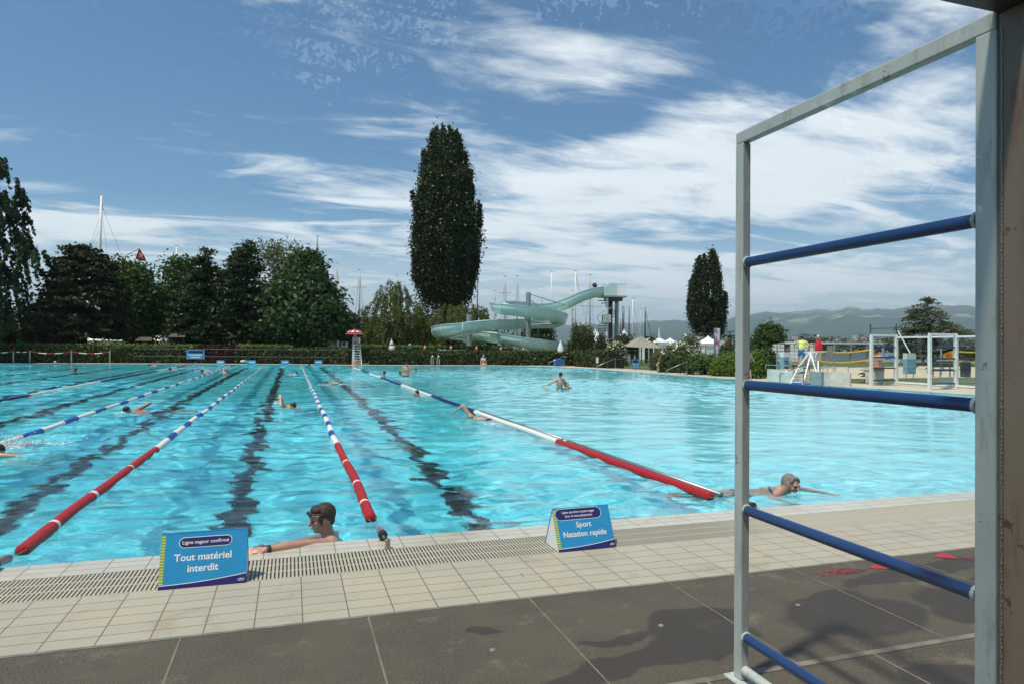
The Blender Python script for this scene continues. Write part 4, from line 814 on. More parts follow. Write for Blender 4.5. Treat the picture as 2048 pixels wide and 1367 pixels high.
# masts of the boats in the harbour
M_mast = {'w': mat('mast_white', (.74, .74, .70), .4, .05), 'd': mat('mast_dark', (.06, .06, .07), .4, .1), 't': mat('mast_wood', (.30, .17, .08), .5, .15), 'g': mat('mast_grey', (.42, .43, .40), .4, .1)}
for px, row, Y, c, sp, stay, lab in [
    (351, 493, 110, 'w', 0, 0, 'short white mast above the loose mid green tree at left'), (633, 474, 110, 't', 0, 1, 'brown wooden mast above the chestnut'), (673, 528, 118, 'g', 1, 1, 'thin grey mast just right of the chestnut'),
    (718, 541, 112, 'g', 1, 1, 'slim mast with stays between chestnut and willow'), (793, 552, 120, 'g', 0, 0, 'thin mast tip above the willow left of the tall poplar'), (954, 560, 125, 'd', 0, 0, 'dark thin mast at the right foot of the tall poplar'), (989, 583, 130, 'g', 0, 1, 'short mast just left of the slide'),
    (1009, 554, 112, 'g', 1, 1, 'grey mast above the left end of the upper slide loop'), (1034, 553, 112, 'g', 0, 1, 'grey mast left of the taller slide pole'), (1083, 575, 120, 'g', 0, 0, 'short mast right of the taller slide pole'), (1102.5, 545, 108, 'w', 0, 0, 'bright white mast behind the middle of the slide'),
    (1150, 543, 104, 'w', 0, 2, 'tall bright white mast with a raked stay left of the tower'), (1179.5, 551, 100, 'g', 2, 1, 'grey mast with long crosstrees beside the slide start'), (1144, 582, 120, 'g', 0, 0, 'short grey mast just left of the tall bright one'), (1245, 615, 120, 'd', 0, 0, 'leftmost dark mast right of the slide tower'),
    (1247.5, 614, 130, 'd', 0, 0, 'dark mast close behind another right of the tower'), (1258, 616, 118, 'd', 0, 0, 'thin dark mast above the khaki canopy, left of the white one'), (1265, 598, 110, 'w', 0, 2, 'slender white mast with a raked stay above the khaki canopy'), (1281.5, 620, 116, 'g', 0, 0, 'grey mast left of the last dark mast'), (1290, 617, 112, 'd', 0, 2, 'rightmost dark mast above the distant palm'), (1241, 640, 125, 'd', 0, 0, 'low dark mast at the right of the tower column')]:
    p = at(px, Y); top = A(px, row, Y); t = thing('boat_mast', lab, 'mast', (p.x, Y, 0), 'masts of boats behind the trees')
    MB().tube([(p.x, Y, 0), (p.x, Y, top.z*.6), (p.x, Y, top.z)], [.15, .13, .08], 8).build('spar', M_mast[c], t, True)
    if sp:
        z = top.z*(.62 if sp == 2 else .8); w_ = 1.1*sp; MB().tube([(p.x-w_, Y, z), (p.x+w_, Y, z)], .05, 5).build('crosstree', M_mast[c], t)
    if stay:
        for sgn in ((-1, 1) if stay == 1 else (1,)): MB().tube([(p.x, Y, top.z-.2), (p.x+sgn*top.z*(.09 if stay == 1 else .24), Y, 0)], .035 if stay == 1 else .06, 4).build('stay', M_mast['g' if stay == 1 else c], t)
    MB().tube([(p.x-.3, Y, top.z+.15), (p.x+.3, Y, top.z+.15)], .03, 4).build('wind_vane', M_mast['d'], t); MB().tube([(p.x, Y, top.z-.05), (p.x, Y, top.z+.18)], .03, 4).build('tip', M_mast['d'], t)
fp = thing('flagpole', 'tall white flagpole with yard, stays and long slanting gaff above the left trees', 'flagpole', tuple(at(198, 84)))
MB().tube([at(196, 84), A(199, 505, 84), A(203, 392, 84)], [.22, .18, .10], 10).build('pole', M_wpaint, fp, True)
MB().tube([A(214, 531, 84), A(279, 496, 84)], .09, 8).build('gaff', M_wpaint, fp, True); MB().tube([A(199, 509, 84), A(215, 507, 84)], .06, 6).build('yard', M_wpaint, fp)
for a, b in (((203, 410), (243, 512)), ((203, 420), (216, 520)), ((203, 425), (176, 505)), ((201, 455), (180, 500))): MB().tube([A(*a, 84), A(*b, 84)], .014, 4).build('stay', M_galv, fp)
def cloth(name, label, cat, pts, mats, Y, group=None):   # pts rows of (px,row); slightly waved
    t = thing(name, label, cat, tuple(A(*pts[0][0], Y)), group); m = MB(); nr = len(pts); nc = len(pts[0]); vs = []
    for i, r_ in enumerate(pts):
        for j, q in enumerate(r_): v = A(*q, Y); vs.append(v+Vector((0, .12*math.sin(j*2.1+i), 0)))
    fs = [(i*nc+j, i*nc+j+1, (i+1)*nc+j+1, (i+1)*nc+j) for i in range(nr-1) for j in range(nc-1)]; m.add(vs, fs); o = m.build('cloth', mats, t, True); sd = o.modifiers.new('s', 'SOLIDIFY'); sd.thickness = .02; return t
f = cloth('flag', 'red flag with a white cross hanging from the slanting gaff', 'flag', [[(278, 498), (281, 500), (284, 505)], [(273, 510), (280, 510), (289, 512)], [(270, 518), (281, 521), (293, 523)]], M_cloth_r, 84)
m = MB(); m.beam(A(279, 507, 83.7), A(286, 517, 83.7), .28, .05); m.beam(A(278.5, 514.5, 83.69), A(286, 510, 83.69), .28, .05); m.build('cross', M_wpaint, f)
cloth('flag', 'small pale blue and white flag near the top of the white flagpole', 'flag', [[(203.5, 404), (205, 406)], [(203, 413), (206, 416)], [(203, 420), (208, 421)]], mat('pale_flag', (.45, .55, .72), .8, .2, 6), 84)

# tents, canopy, banners behind the right corner
def marquee(px, peak, eave, hw, Y, lab, wall=True, m=None, spire=0):
    m = m or M_tent; p = at(px, Y); k = sc_(px, Y); t = thing('marquee', lab, 'tent', (p.x, Y, 0), 'peaked tents behind the hedge'); ze = A(px, eave, Y).z; zp = A(px, peak, Y).z; W_ = hw*k; mb = MB(); vs = []; n = 7
    for i in range(n+1):
        u = i/n; r = W_*(1-u)**1.5+.03; z = ze+(zp-ze)*u**1.0
        vs += [(p.x-r, Y-r, z), (p.x+r, Y-r, z), (p.x+r, Y+r, z), (p.x-r, Y+r, z)]
    mb.add(vs, [(i*4+j, i*4+(j+1) % 4, (i+1)*4+(j+1) % 4, (i+1)*4+j) for i in range(n) for j in range(4)]); mb.build('roof', m, t)
    if wall: MB().box((p.x-W_*.96, Y-W_*.96, 0), (p.x+W_*.96, Y+W_*.96, ze-.01)).build('wall', m, t)
    MB().box((p.x-W_*1.01, Y-W_*1.01, ze-.25), (p.x+W_*1.01, Y+W_*1.01, ze)).build('valance', m, t) if wall else None
    for sx in (-1, 1):
        for sy in (-1, 1): MB().tube([(p.x+sx*W_*.99, Y+sy*W_*.99, 0), (p.x+sx*W_*.99, Y+sy*W_*.99, ze)], .05, 6).build('pole', M_galv, t)
    if spire: MB().tube([(p.x, Y, zp-.3), (p.x, Y, zp+spire)], [.12, .04], 6).build('spire', m, t)
marquee(1190, 657, 683, 21, 70, 'white peaked tent left of the slide tower, behind the tamarisk'); marquee(1248, 658, 684, 17, 70, 'white peaked tent just right of the slide tower'); marquee(1318, 673, 684, 13, 72, 'low white tent with a thin tall spire, right of the khaki canopy', spire=1.1)
marquee(1298, 674, 685, 14, 74, 'low white tent behind the khaki canopy'); marquee(1340, 675, 686, 15, 76, 'low white tent partly behind the white rose bush'); marquee(1383, 672, 686, 16, 70, 'white tent behind the shrub left of the pink banner'); marquee(1416, 671, 687, 20, 68, 'white tent right behind the pink and white banner')
cn = thing('canopy', 'khaki fabric canopy on a central post over green patterned screens', 'canopy', tuple(at(1283, 54))); p = at(1283, 54); k = sc_(1283, 54); zp, ze = A(1283, 671, 54).z, A(1283, 691, 54).z
mb = MB(); W1 = 41*k; vs = []
for i in range(7):
    u = i/6; r = W1*(1-u)**1.25; z = ze+(zp-ze)*u; vs += [(p.x-r, 54-r*.6, z-.1*(1-u)), (p.x+r, 54-r*.6, z-.25*(1-u)), (p.x+r, 54+r*.6, z), (p.x-r, 54+r*.6, z)]
mb.add(vs, [(i*4+j, i*4+(j+1) % 4, (i+1)*4+(j+1) % 4, (i+1)*4+j) for i in range(6) for j in range(4)]); mb.build('roof', M_khaki, cn); MB().tube([(p.x, 54, 0), (p.x, 54, zp+.1)], .06, 8).build('pole', M_galv, cn)
for i, px in enumerate((1264, 1273, 1292, 1301, 1311)):
    q = at(px, 54.6); m = mat('screen_green', (.03, .12, .09), .7, .6, 3.5); MB().box((q.x-.17, 54.5, .1), (q.x+.17, 54.53, A(px, 686, 54).z)).build('screen', m, cn)
bn = thing('banner', 'tall pink and white feather banner left of the ladder frame', 'banner', tuple(at(1434, 44))); k = sc_(1434, 44); p = at(1434, 44)
kk = NT('banner_print'); v = kk.n('ShaderNodeTexCoord').outputs['Object']; kk.l(kk.mix(kk.ramp(kk.noise(kk.n('ShaderNodeMapping', {0: v, 'Scale': (2, 1, .7), 'Rotation': (0, .7, 0)}).outputs[0], 1.6, 2, .5, .8), .48, .55), (.74, .68, .72, 1), (.42, .16, .34, 1)), kk.b.inputs['Base Color']); kk.b.inputs['Roughness'].default_value = .7
zb, zt = A(1434, 711, 44).z, A(1434, 656, 44).z; MB().prism([(p.x-6.2*k, zb), (p.x+5.5*k, zb+.1), (p.x+6*k, zt*.6), (p.x+7*k, zt-.02), (p.x-6.5*k, zt)], 44, 44.02).build('cloth', kk.m, bn); MB().tube([(p.x-6.8*k, 44, 0), (p.x-6.8*k, 44, zt)], .03, 6).build('pole', M_galv, bn)
m = MB(); q = at(1446, 43); MB
tag(MB().box((q.x-.22, 43, 0), (q.x+.2, 43.06, A(1446, 681, 43).z)).build('display_panel', M_wpaint), 'white upright panel right of the pink banner', 'panel')
pnl = thing('display_panel', 'rust brown upright panel with dark round holes beside the ladder frame', 'panel', tuple(at(1456, 42))); q = at(1456, 42)
MB().box((q.x-.19, 42, 0), (q.x+.19, 42.08, A(1456, 681, 42).z)).build('board', mat('rust_board', (.16, .06, .03), .8, .2, 3), pnl)
for i in range(4): MB().lathe([(.09, 0), (.09, .02)], 12, Matrix.Translation((q.x, 42-.003, .75+.28*i)) @ Matrix.Rotation(R(90), 4, 'X')).build('hole', M_black, pnl)

# sheds and pavilions behind the left hedge
def house(label, px0, px1, Y, eave, ridge, m_roof, m_wall, depth=5, group='low buildings behind the far hedge', hip=.25, doors=0):
    a, b = at(px0, Y), at(px1, Y); x0, x1 = a.x, b.x; ze, zr = A(px0, eave, Y).z, A(px0, ridge, Y).z; t = thing('pavilion', label, 'pavilion', ((x0+x1)/2, Y, 0), group)
    MB().box((x0+.2, Y+.4, 0), (x1-.2, Y+depth-.4, ze-.002)).build('wall', m_wall, t); d = (x1-x0)*hip
    m = MB(); m.add([(x0, Y, ze), (x1, Y, ze), (x1, Y+depth, ze), (x0, Y+depth, ze), (x0+d, Y+depth/2, zr), (x1-d, Y+depth/2, zr)], [(3, 2, 1, 0), (0, 1, 5, 4), (1, 2, 5), (2, 3, 4, 5), (3, 0, 4)]); m.build('roof', m_roof, t)
    n = max(2, int((x1-x0)/2.5))
    for i in range(n+1): x = x0+.25+(x1-x0-.5)*i/n; MB().box((x-.09, Y+.05, 0), (x+.09, Y+.23, ze-.003)).build('column', M_wallp if doors else M_wood, t)
    for i in range(doors): w_ = (x1-x0-.5)/n; x = x0+.25+w_*i; MB().box((x+.25, Y+.36, .02), (x+w_-.25, Y+.398, min(2.1, ze-.1))).build('door', M_wallp, t)
    return t
house('large low pavilion with a wide brown roof under the left-edge birch', -40, 42, 66, 664, 644, M_roofb, M_wood); house('low brown-roofed pavilion under the broad dark cedar', 48, 132, 65, 663, 644, M_roofb, M_wood)
house('long shed with rust-brown roof behind the hedge, under the spruces', 372, 470, 68, 684, 668, M_roofb, M_wood); house('low dark pavilion with pale doors and columns under the chestnut', 616, 682, 61, 680, 672, M_roofb, M_wallp, 4, doors=3); house('dark shed behind the lifeguard chair with red parasol', 684, 722, 63, 674, 668, M_roofb, M_wood, 4)
for px, r0, lab in ((290, 674, 'small brown-roofed wooden kiosk left of the large far sign'), (356, 667, 'small wooden shelter roof on posts behind the large far sign')):
    p = at(px, 65); k = sc_(px, 65); z = A(px, r0, 65).z; t = thing('kiosk', lab, 'kiosk', (p.x, 65, 0)); MB().add([(p.x-15*k, 64.2, z-.32), (p.x+15*k, 64.2, z-.32), (p.x+15*k, 66, z-.32), (p.x-15*k, 66, z-.32), (p.x-12*k, 65.1, z), (p.x+12*k, 65.1, z)], [(3, 2, 1, 0), (0, 1, 5, 4), (1, 2, 5), (2, 3, 4, 5), (3, 0, 4)]).build('roof', M_roofb, t)
    for sx in (-1, 1):
        for y in (64.4, 65.8): MB().box((p.x+sx*11*k-.06, y, 0), (p.x+sx*11*k+.06, y+.1, z-.33)).build('post', M_wood, t)
    MB().box((p.x-10*k, 64.8, .02), (p.x+10*k, 65.5, 1.0)).build('counter', M_wood, t)
house('long white marquee hall glimpsed between the left tree trunks', 120, 320, 80, 680, 668, M_tent, M_tent, 8, hip=.05)
for px, row, Y, w_, h_, lab in [(1600, 672, 900, 11, 14, 'pale apartment block left of the lifeguard, in front of the mountains'), (1577, 684, 900, 18, 8, 'long low white building behind the leafy tree'), (1722, 669, 1000, 16, 18, 'white tower block right of centre under the mountain slope'), (1746, 674, 980, 26, 9, 'wide pale building right of the white tower block'), (1690, 677, 1050, 18, 6, 'beige low building between the two palms and tower block'), (1668, 676, 1100, 20, 6, 'low tan building above the volleyball net'), (1640, 677, 1000, 16, 7, 'pale building behind the closed red parasol'), (1506, 681, 700, 24, 12, 'pale building just right of the ladder frame post'), (1780, 680, 1000, 40, 5, 'long low white building left of the grey-green conifer'), (1815, 682, 1000, 26, 4, 'low white building at the foot of the conifer')]:
    p = at(px, Y); k = sc_(px, Y); z = A(px, row, Y).z; t = thing('apartment_building', lab, 'building', (p.x, Y, 0), 'far buildings across the lake'); MB().box((p.x-w_*k/2, Y, -1), (p.x+w_*k/2, Y+14, z)).build('wall', mat('far_wall', (.48, .44, .38), .8, .15, .05), t); MB().box((p.x-w_*k/2-.3, Y-.3, z+.002), (p.x+w_*k/2+.3, Y+14.3, z+.6)).build('roof', mat('far_roof', (.30, .24, .20), .8, .2, .05), t)
    for i in range(max(1, int(h_/4))): MB().box((p.x-w_*k*.46, Y-.05, z-2.4-i*3.2), (p.x+w_*k*.46, Y-.01, z-1.2-i*3.2)).build('window_row', mat('far_window', (.10, .12, .14), .3, .2, .1), t)
# a far tree belt along the shore
xs = np.concatenate([rng.uniform(at(1480, 300).x, at(1960, 300).x, 260)]); Cb = np.stack([xs, 300+rng.uniform(-10, 10, 260), rng.uniform(.5, 5.5, 260)], 1); ci = np.repeat(np.arange(260), 22); P_ = Cb[ci]+rng.normal(size=(len(ci), 3))*np.array([1.6, 1.6, 1.1]); P_[:, 2] = np.maximum(P_[:, 2], .2)
o = quads('wood', leafquads(P_, .8), L_dark); tag(o, 'dark band of far trees along the shore under the mountains', 'wood', kind='stuff')
xs = rng.uniform(at(-200, 92).x, at(1000, 92).x, 420); Cb = np.stack([xs, 92+rng.uniform(-3, 3, 420), rng.uniform(.5, 5.0, 420)], 1); ci = np.repeat(np.arange(420), 40); P_ = Cb[ci]+rng.normal(size=(len(ci), 3))*np.array([.9, .9, .8]); P_[:, 2] = np.maximum(P_[:, 2], .2)
o = quads('undergrowth', leafquads(P_, .30), L_dark); tag(o, 'dark mass of undergrowth behind the tree trunks at left', 'undergrowth', kind='stuff')
# lake
kk = NT('lake_mat'); kk.b.inputs['Base Color'].default_value = (.03, .10, .15, 1); kk.b.inputs['Roughness'].default_value = .12; kk.bump(kk.noise(kk.pos(), .6, 4), .25, .2)
structure(MB().add([(x, y, .004) for x, y in ((-3000, 100), (58, 100), (58, 62), (4000, 62), (5000, 5500), (-3000, 5500))], [(0, 1, 2, 3, 4, 5)]).build('lake', kk.m))
structure(MB().add([(x, y, .004) for x, y in ((27, 27.5), (50, 27.5), (58, 48), (27, 40))], [(0, 1, 2, 3)]).build('sand_court', mat('sand', (.50, .43, .30), .95, .15, 3, bump=.3)))

# signs, boards and small things on the far side
def flat_sign(name, label, px, row, wpx, hpx, Y, group=None, posts=True, textrows=2, z0=None):
    c = A(px, row, Y); k = sc_(px, Y); w_, h_ = wpx*k/2, hpx*k/2; t = thing(name, label, 'sign', (c.x, Y, 0), group)
    MB().box((c.x-w_, Y, c.z-h_), (c.x+w_, Y+.04, c.z+h_)).build('board', M_lsb, t)
    if textrows > 1:
        MB().prism([(c.x+a, c.z+h_*.55+b) for a, b in rounded(w_*1.6, h_*.5, h_*.24)], Y-.006, Y-.001).build('pill', M_navy, t)
        for i in range(textrows): MB().box((c.x-w_*(.8 if i == 0 else .5), Y-.006, c.z-h_*(.1+.5*i)-h_*.12), (c.x+w_*(.8 if i == 0 else .5), Y-.001, c.z-h_*(.1+.5*i)+h_*.12)).build('text_line', M_letter, t)
    else:
        MB().box((c.x-w_*.75, Y-.006, c.z+h_*.2), (c.x+w_*.75, Y-.001, c.z+h_*.6)).build('text_line', M_letter, t)
    if posts:
        for sx in (-1, 1): MB().tube([(c.x+sx*w_*.8, Y+.06, 0), (c.x+sx*w_*.8, Y+.06, c.z+h_)], .02, 6).build('post', M_dkst, t)
    return t
flat_sign('sign', 'large blue sign with pill heading on the far hedge at left', 391, 708, 33, 18, 59.9); flat_sign('sign', 'blue sign on the wire fence between beige bin and yellow lifebuoy', 1271, 727, 15, 19, 44)
for px, Y, lab in ((441, 58.3, 'leftmost small blue lane board on the far edge'), (504, 57.2, 'small blue lane board beside the lying teal towel'), (570, 56.1, 'small blue lane board above the central black line'), (637, 55.2, 'rightmost small blue lane board, nearest the lifeguard chair')): flat_sign('lane_board', lab, px, A and 726, 14.5, 13, Y, 'small blue lane boards on the far edge', False, 1)
# far deck fence wires
def wirefence(label, pts, h, n, m=M_dkst, rails=(1.,)):
    t = thing('wire_fence', label, 'fence', tuple(pts[0]), None)
    for a, b in zip(pts[:-1], pts[1:]):
        for i in range(n+1): p = a.lerp(b, i/n); MB().tube([p, p+Vector((0, 0, h))], .022, 6).build('post', m, t)
        for r_ in rails: MB().tube([a+Vector((0, 0, h*r_)), b+Vector((0, 0, h*r_))], .012, 4).build('wire', m, t)
wirefence('thin dark wire fence in front of the far hedge, left of the lifeguard chair', [Vector((-12, 61.0, 0)), Vector((.2, 57.6, 0)), Vector((4.0, 55.7, 0))], 1.15, 7, rails=(1., .5))
wirefence('dark wire fence posts between the beige bin and the white rose bush', [Vector((21.3, 46.0, 0)), Vector((21.7, 38.5, 0))], 1.3, 4, rails=(1., .55))
rp = thing('rope_barrier', 'red and white rope hanging between four grey posts at the far left', 'barrier', tuple(at(140, 60)))
pp = [at(q, 60.8) for q in (-30, 27, 60, 143, 220)]; zt = A(140, 701, 60.8).z
for p in pp: MB().tube([p, (p.x, p.y, zt)], .05, 8).build('post', M_galv, rp, True)
for a, b in zip(pp[:-1], pp[1:]):
    n = 10; L_ = (b-a).length; cp_ = [Vector((a.x+(b.x-a.x)*i/n, 60.75, zt-.05-.11*L_*.55*(1-(2*i/n-1)**2))) for i in range(n+1)]
    for i in range(0, n, 2): MB().tube(cp_[i:i+3], .035, 6).build('rope_section', M_wpaint if (i//2) % 2 else M_cloth_r, rp)
# lifeguard chair with red parasol
def ladder(mb_name, t, x, y, w_, z, lean, n, m):
    for sx in (-1, 1): MB().beam((x+sx*w_/2, y, 0), (x+sx*w_/2*.8, y+lean, z), .06, .06).build('rail', m, t)
    for i in range(1, n+1): u = i/(n+1); MB().beam((x-w_/2*(1-.2*u), y+lean*u, z*u), (x+w_/2*(1-.2*u), y+lean*u, z*u), .04, .05).build('step', m, t)
lc = thing('lifeguard_chair', 'high steel lifeguard chair with ladder steps on the far side of the pool', 'lifeguard chair', tuple(at(714, 54.9))); p = at(714, 54.9); zs = A(714, 690, 54.9).z
ladder('l', lc, p.x, 54.6, .66, zs, .45, 7, M_wpaint)
for sx in (-1, 1): MB().beam((p.x+sx*.3, 55.9, 0), (p.x+sx*.27, 55.3, zs), .05, .05).build('leg', M_wpaint, lc)
MB().box((p.x-.3, 54.95, zs), (p.x+.3, 55.5, zs+.06)).build('seat', M_wpaint, lc); MB().box((p.x-.3, 55.5, zs+.002), (p.x+.3, 55.55, zs+.6)).build('backrest', M_wpaint, lc)
def parasol(label, px, row_top, row_rim, wpx, Y, m, closed=False, stripes=None, pole_to=0.):
    p = at(px, Y); k = sc_(px, Y); zt, zr = A(px, row_top, Y).z, A(px, row_rim, Y).z; r = wpx*k/2; t = thing('parasol', label, 'parasol', (p.x, Y, 0))
    if not closed:
        for i in range(8):
            a0, a1 = 2*PI*i/8, 2*PI*(i+1)/8; m_ = MB(); rows = []
            for u in (0, .5, 1): rows.append([(p.x+math.cos(a)*r*u, Y+math.sin(a)*r*u, zt-(zt-zr)*u**1.6) for a in (a0, a1)])
            m_.add([rows[0][0], rows[1][0], rows[1][1], rows[2][0], rows[2][1]], [(0, 1, 2), (1, 3, 4, 2)]); m_.build('panel', m if i % 2 or not stripes else stripes, t); am, dm = (a0+a1)/2, .2; q4 = [(p.x+math.cos(am+e*dm)*r*u, Y+math.sin(am+e*dm)*r*u, zt-(zt-zr)*u**1.6+.035) for u, e in ((.5, -1), (.5, 1), (.8, 1), (.8, -1))]; MB().add(q4, [(0, 1, 2, 3)]).build('emblem', M_wpaint, t)
            MB().beam((p.x, Y, zr+.0), (p.x+math.cos(a0)*r, Y+math.sin(a0)*r, zr-.01), .015, .015).build('rib', M_wpaint, t)
    else:
        m_ = MB(); n = 20; vs = []; K = 8
        for j in range(K+1):
            u = j/K; rr = r*(.1+.9*math.sin(min(1, u*1.15)*PI*.5)**1.3)*(1 if u < .85 else 1-(u-.85)*1.8)
            vs += [(p.x+math.cos(2*PI*i/n)*rr*(1+.22*(i % 2)), Y+math.sin(2*PI*i/n)*rr*(1+.22*(i % 2)), zt-(zt-zr)*u) for i in range(n)]
        m_.add(vs, [(j*n+i, j*n+(i+1) % n, (j+1)*n+(i+1) % n, (j+1)*n+i) for j in range(K) for i in range(n)]+[tuple(range(n)), tuple(K*n+i for i in reversed(range(n)))]); m_.build('canopy', m, t)
    MB().tube([(p.x, Y, pole_to), (p.x, Y, zt+.05)], .025, 7).build('pole', M_wpaint, t); return t
parasol('open red and white parasol over the far lifeguard chair', 709, 659, 668, 37, 55.2, M_cloth_r, stripes=None)
parasol('closed white parasol in front of the slide, above the blue crate', 1121, 680, 706, 10, 52, M_tent, True)
parasol('closed slim white parasol behind the second hedge, left of the tall poplar foot', 783, 678, 693, 7, 63, M_tent, True)
# pool ladders and handrails
def pipe(t, pts, r=.022, name='handrail'): MB().tube(pts, r, 8).build(name, M_steel, t, True)
plr = thing('pool_ladder', 'pair of curved steel grab rails of a pool ladder at the far edge', 'pool ladder', tuple(at(869, 52.8)))
for px in (863, 875):
    p = at(px, 52.9); pipe(plr, [(p.x, 52.2, -.8), (p.x, 52.2, .45), (p.x, 52.35, .75), (p.x, 52.65, .80), (p.x, 52.95, .6), (p.x, 53.0, .0)], .04)
for z in (-.2, -.5): MB().beam((at(863, 52.2).x, 52.2, z), (at(875, 52.2).x, 52.2, z), .04, .08).build('step', M_steel, plr)
def handrail(label, pa, pb, za, zb, extra=True):
    t = thing('handrail', label, 'handrail', (pa.x, pa.y, 0), 'steel handrails of the steps into the pool'); a, b = Vector((pa.x, pa.y, za)), Vector((pb.x, pb.y, zb))
    pipe(t, [(pa.x, pa.y, -.6), a, b, (pb.x, pb.y, -.1)], .03)
    if extra: m_ = b.copy(); pipe(t, [a.lerp(b, .3)-Vector((0, 0, .75)), b-Vector((0, 0, .62))], .024, 'brace')
handrail('steel handrail left of the blue crate below the closed white parasol', at(1098, 49.6), at(1129, 49.2), A(1098, 724, 49.6).z, A(1129, 712, 49.2).z)
handrail('steel handrail running up to the beige bin', at(1195, 43.6), at(1231, 44.0), A(1195, 731, 43.6).z, A(1231, 716, 44).z, False)
handrail('steel handrail with low brace in front of the green shrubs, near the grey ladder frame', at(1332, 34.6), at(1374, 32.8), A(1332, 740, 34.6).z, A(1374, 722, 32.8).z)
handrail('steel handrail on the pool edge before the left grey wall', G(1560, 770), G(1607, 770), .45, .85, False)
p = at(1120.5, 49.9); tag(bevel(MB().box((p.x-.38, 49.9, .02), (p.x+.38, 50.4, .55)).build('crate', mat('crate_blue', (.02, .13, .42), .5, .1)), .02), 'blue plastic crate beside the handrail, below the closed white parasol', 'crate')
bn_ = thing('bin', 'large beige planter-like bin on the deck by the handrail', 'bin', tuple(at(1231, 45.2))); p = at(1232, 45.2); MB().lathe([(.02, .0), (.52, 0), (.62, .75), (.02, .75)], 4, Matrix.Translation((p.x, 45.2, .006)) @ Matrix.Rotation(R(45), 4, 'Z')).build('tub', M_beige, bn_); MB().lathe([(.02, .752), (.72, .752), (.72, .88), (.02, .88)], 4, Matrix.Translation((p.x, 45.2, .006)) @ Matrix.Rotation(R(45), 4, 'Z')).build('rim', M_beige, bn_)
ps = thing('post_sign', 'thin post with a small white plate at the start of the handrail', 'sign', tuple(at(1194, 44.4))); a = A(1194, 720, 44.4); MB().tube([(a.x, 44.4, 0), (a.x, 44.4, a.z)], .025, 6).build('post', M_galv, ps); MB().box((a.x-.09, 44.34, a.z-.18), (a.x+.09, 44.37, a.z+.22)).build('plate', M_wpaint, ps)
lb = thing('lifebuoy', 'yellow ring lifebuoy hanging on a post beside the white rose bush', 'lifebuoy', tuple(at(1319, 37.6))); c = A(1319, 729.5, 37.6); r0 = 4.5*sc_(1319, 37.6)
MB().tube([c+Vector((math.cos(2*PI*i/24)*r0, 0, math.sin(2*PI*i/24)*r0)) for i in range(25)], r0*.32, 10, False).build('ring', mat('yellow_buoy', (.62, .40, .02), .5, .08), lb, True); MB().tube([(c.x+.02, 37.8, 0), (c.x+.02, 37.8, c.z+.3)], .035, 7).build('post', M_galv, lb); MB().box((c.x-.07, 37.68, c.z-.75), (c.x+.08, 37.75, c.z-.05)).build('float_line', M_wpaint, lb)
M_cone = mat('cone_orange', (.62, .08, .02), .6, .1)
for px, row in ((850, 691), (902, 692), (953, 693), (1002, 694), (1047, 695)):
    Y = 56.9; p = A(px, row, Y); t = thing('traffic_cone', {850: 'orange cone leftmost above the long low hedge', 902: 'orange cone left of the shorter slide pole', 953: 'orange cone just right of the shorter slide pole', 1002: 'orange cone between the two slide poles', 1047: 'orange cone by the foot of the taller slide pole'}[px], 'cone', tuple(p-Vector((0, 0, .3))), 'orange cones behind the long low hedge')
    MB().tube([(p.x, Y, 0), (p.x, Y, p.z-.29)], .02, 5).build('post', M_dkst, t); MB().lathe([(.12, -.28), (.04, .12)], 10, Matrix.Translation(p)).build('body', M_cone, t); MB().lathe([(.10, -.12), (.075, -.03)], 10, Matrix.Translation(p)).build('band', M_wpaint, t)

# ---- right-hand side: terrace walls, guard stand, nets, chairs, screens
def seg_box(mb, a, b, th, z0, z1):
    u = (b-a).normalized(); n_ = Vector((-u.y, u.x, 0)); 
    if n_.y < 0: n_ = -n_
    q = [a, b, b+n_*th, a+n_*th]; mb.add([Vector((v.x, v.y, z0)) for v in q]+[Vector((v.x, v.y, z1)) for v in q], [(3, 2, 1, 0), (4, 5, 6, 7), (0, 1, 5, 4), (1, 2, 6, 5), (2, 3, 7, 6), (3, 0, 4, 7)]); return mb
def rail_on(t, a, b, z0, z1, n):
    for i in range(n+1): p = a.lerp(b, i/n)+Vector((0, .1, 0)); MB().tube([(p.x, p.y, z0), (p.x, p.y, z1)], .018, 6).build('rail_post', M_galv, t)
    MB().tube([(a.x, a.y+.1, z1), (b.x, b.y+.1, z1)], .02, 6).build('rail', M_galv, t)
a, b = G(1534, 762), G(1585, 765); t = thing('terrace_wall', 'grey stained wall panel with a rail, left of the steps', 'wall', tuple(a), 'grey terrace walls beside the pool'); h1 = .56
seg_box(MB(), a, b, .25, 0, h1).build('wall', M_conc2, t); rail_on(t, a, b+(b-a)*.0, h1, h1+.19, 2)
a2, b2 = G(1643, 769), G(1700, 771); t = thing('terrace_wall', 'grey stained wall panel right of the steps, low palm beside it', 'wall', tuple(a2), 'grey terrace walls beside the pool')
seg_box(MB(), a2, b2, .25, 0, .55).build('wall', M_conc2, t); rail_on(t, a2, b2, .55, .75, 2)
t = thing('steps', 'beige tiled steps between the grey walls, blue mat at their foot', 'steps', tuple(b)); e = b+Vector((.05, -.0, 0)); f_ = G(1620, 767); u = (f_-e)
for i in range(4): off = Vector((.20*i, .25*i, 0)); seg_box(MB(), e+off+Vector((.1, .0, 0)), f_+off, .249, 0, .13*(i+1)).build('step', M_beige, t)
seg_box(MB(), G(1583, 767), G(1621, 768.5), .05, 0, .06).build('mat', mat('mat_blue', (.02, .10, .42), .7, .1), t)
t = thing('wall_panel', 'grey block wall section between the steps and the right wall panel', 'wall', tuple(G(1621, 768))); seg_box(MB(), G(1621.5, 768.5), G(1642.5, 769.5), .2, 0, .54).build('wall', M_galv, t); rail_on(t, G(1586, 760), G(1642, 763), .5, .76, 3)
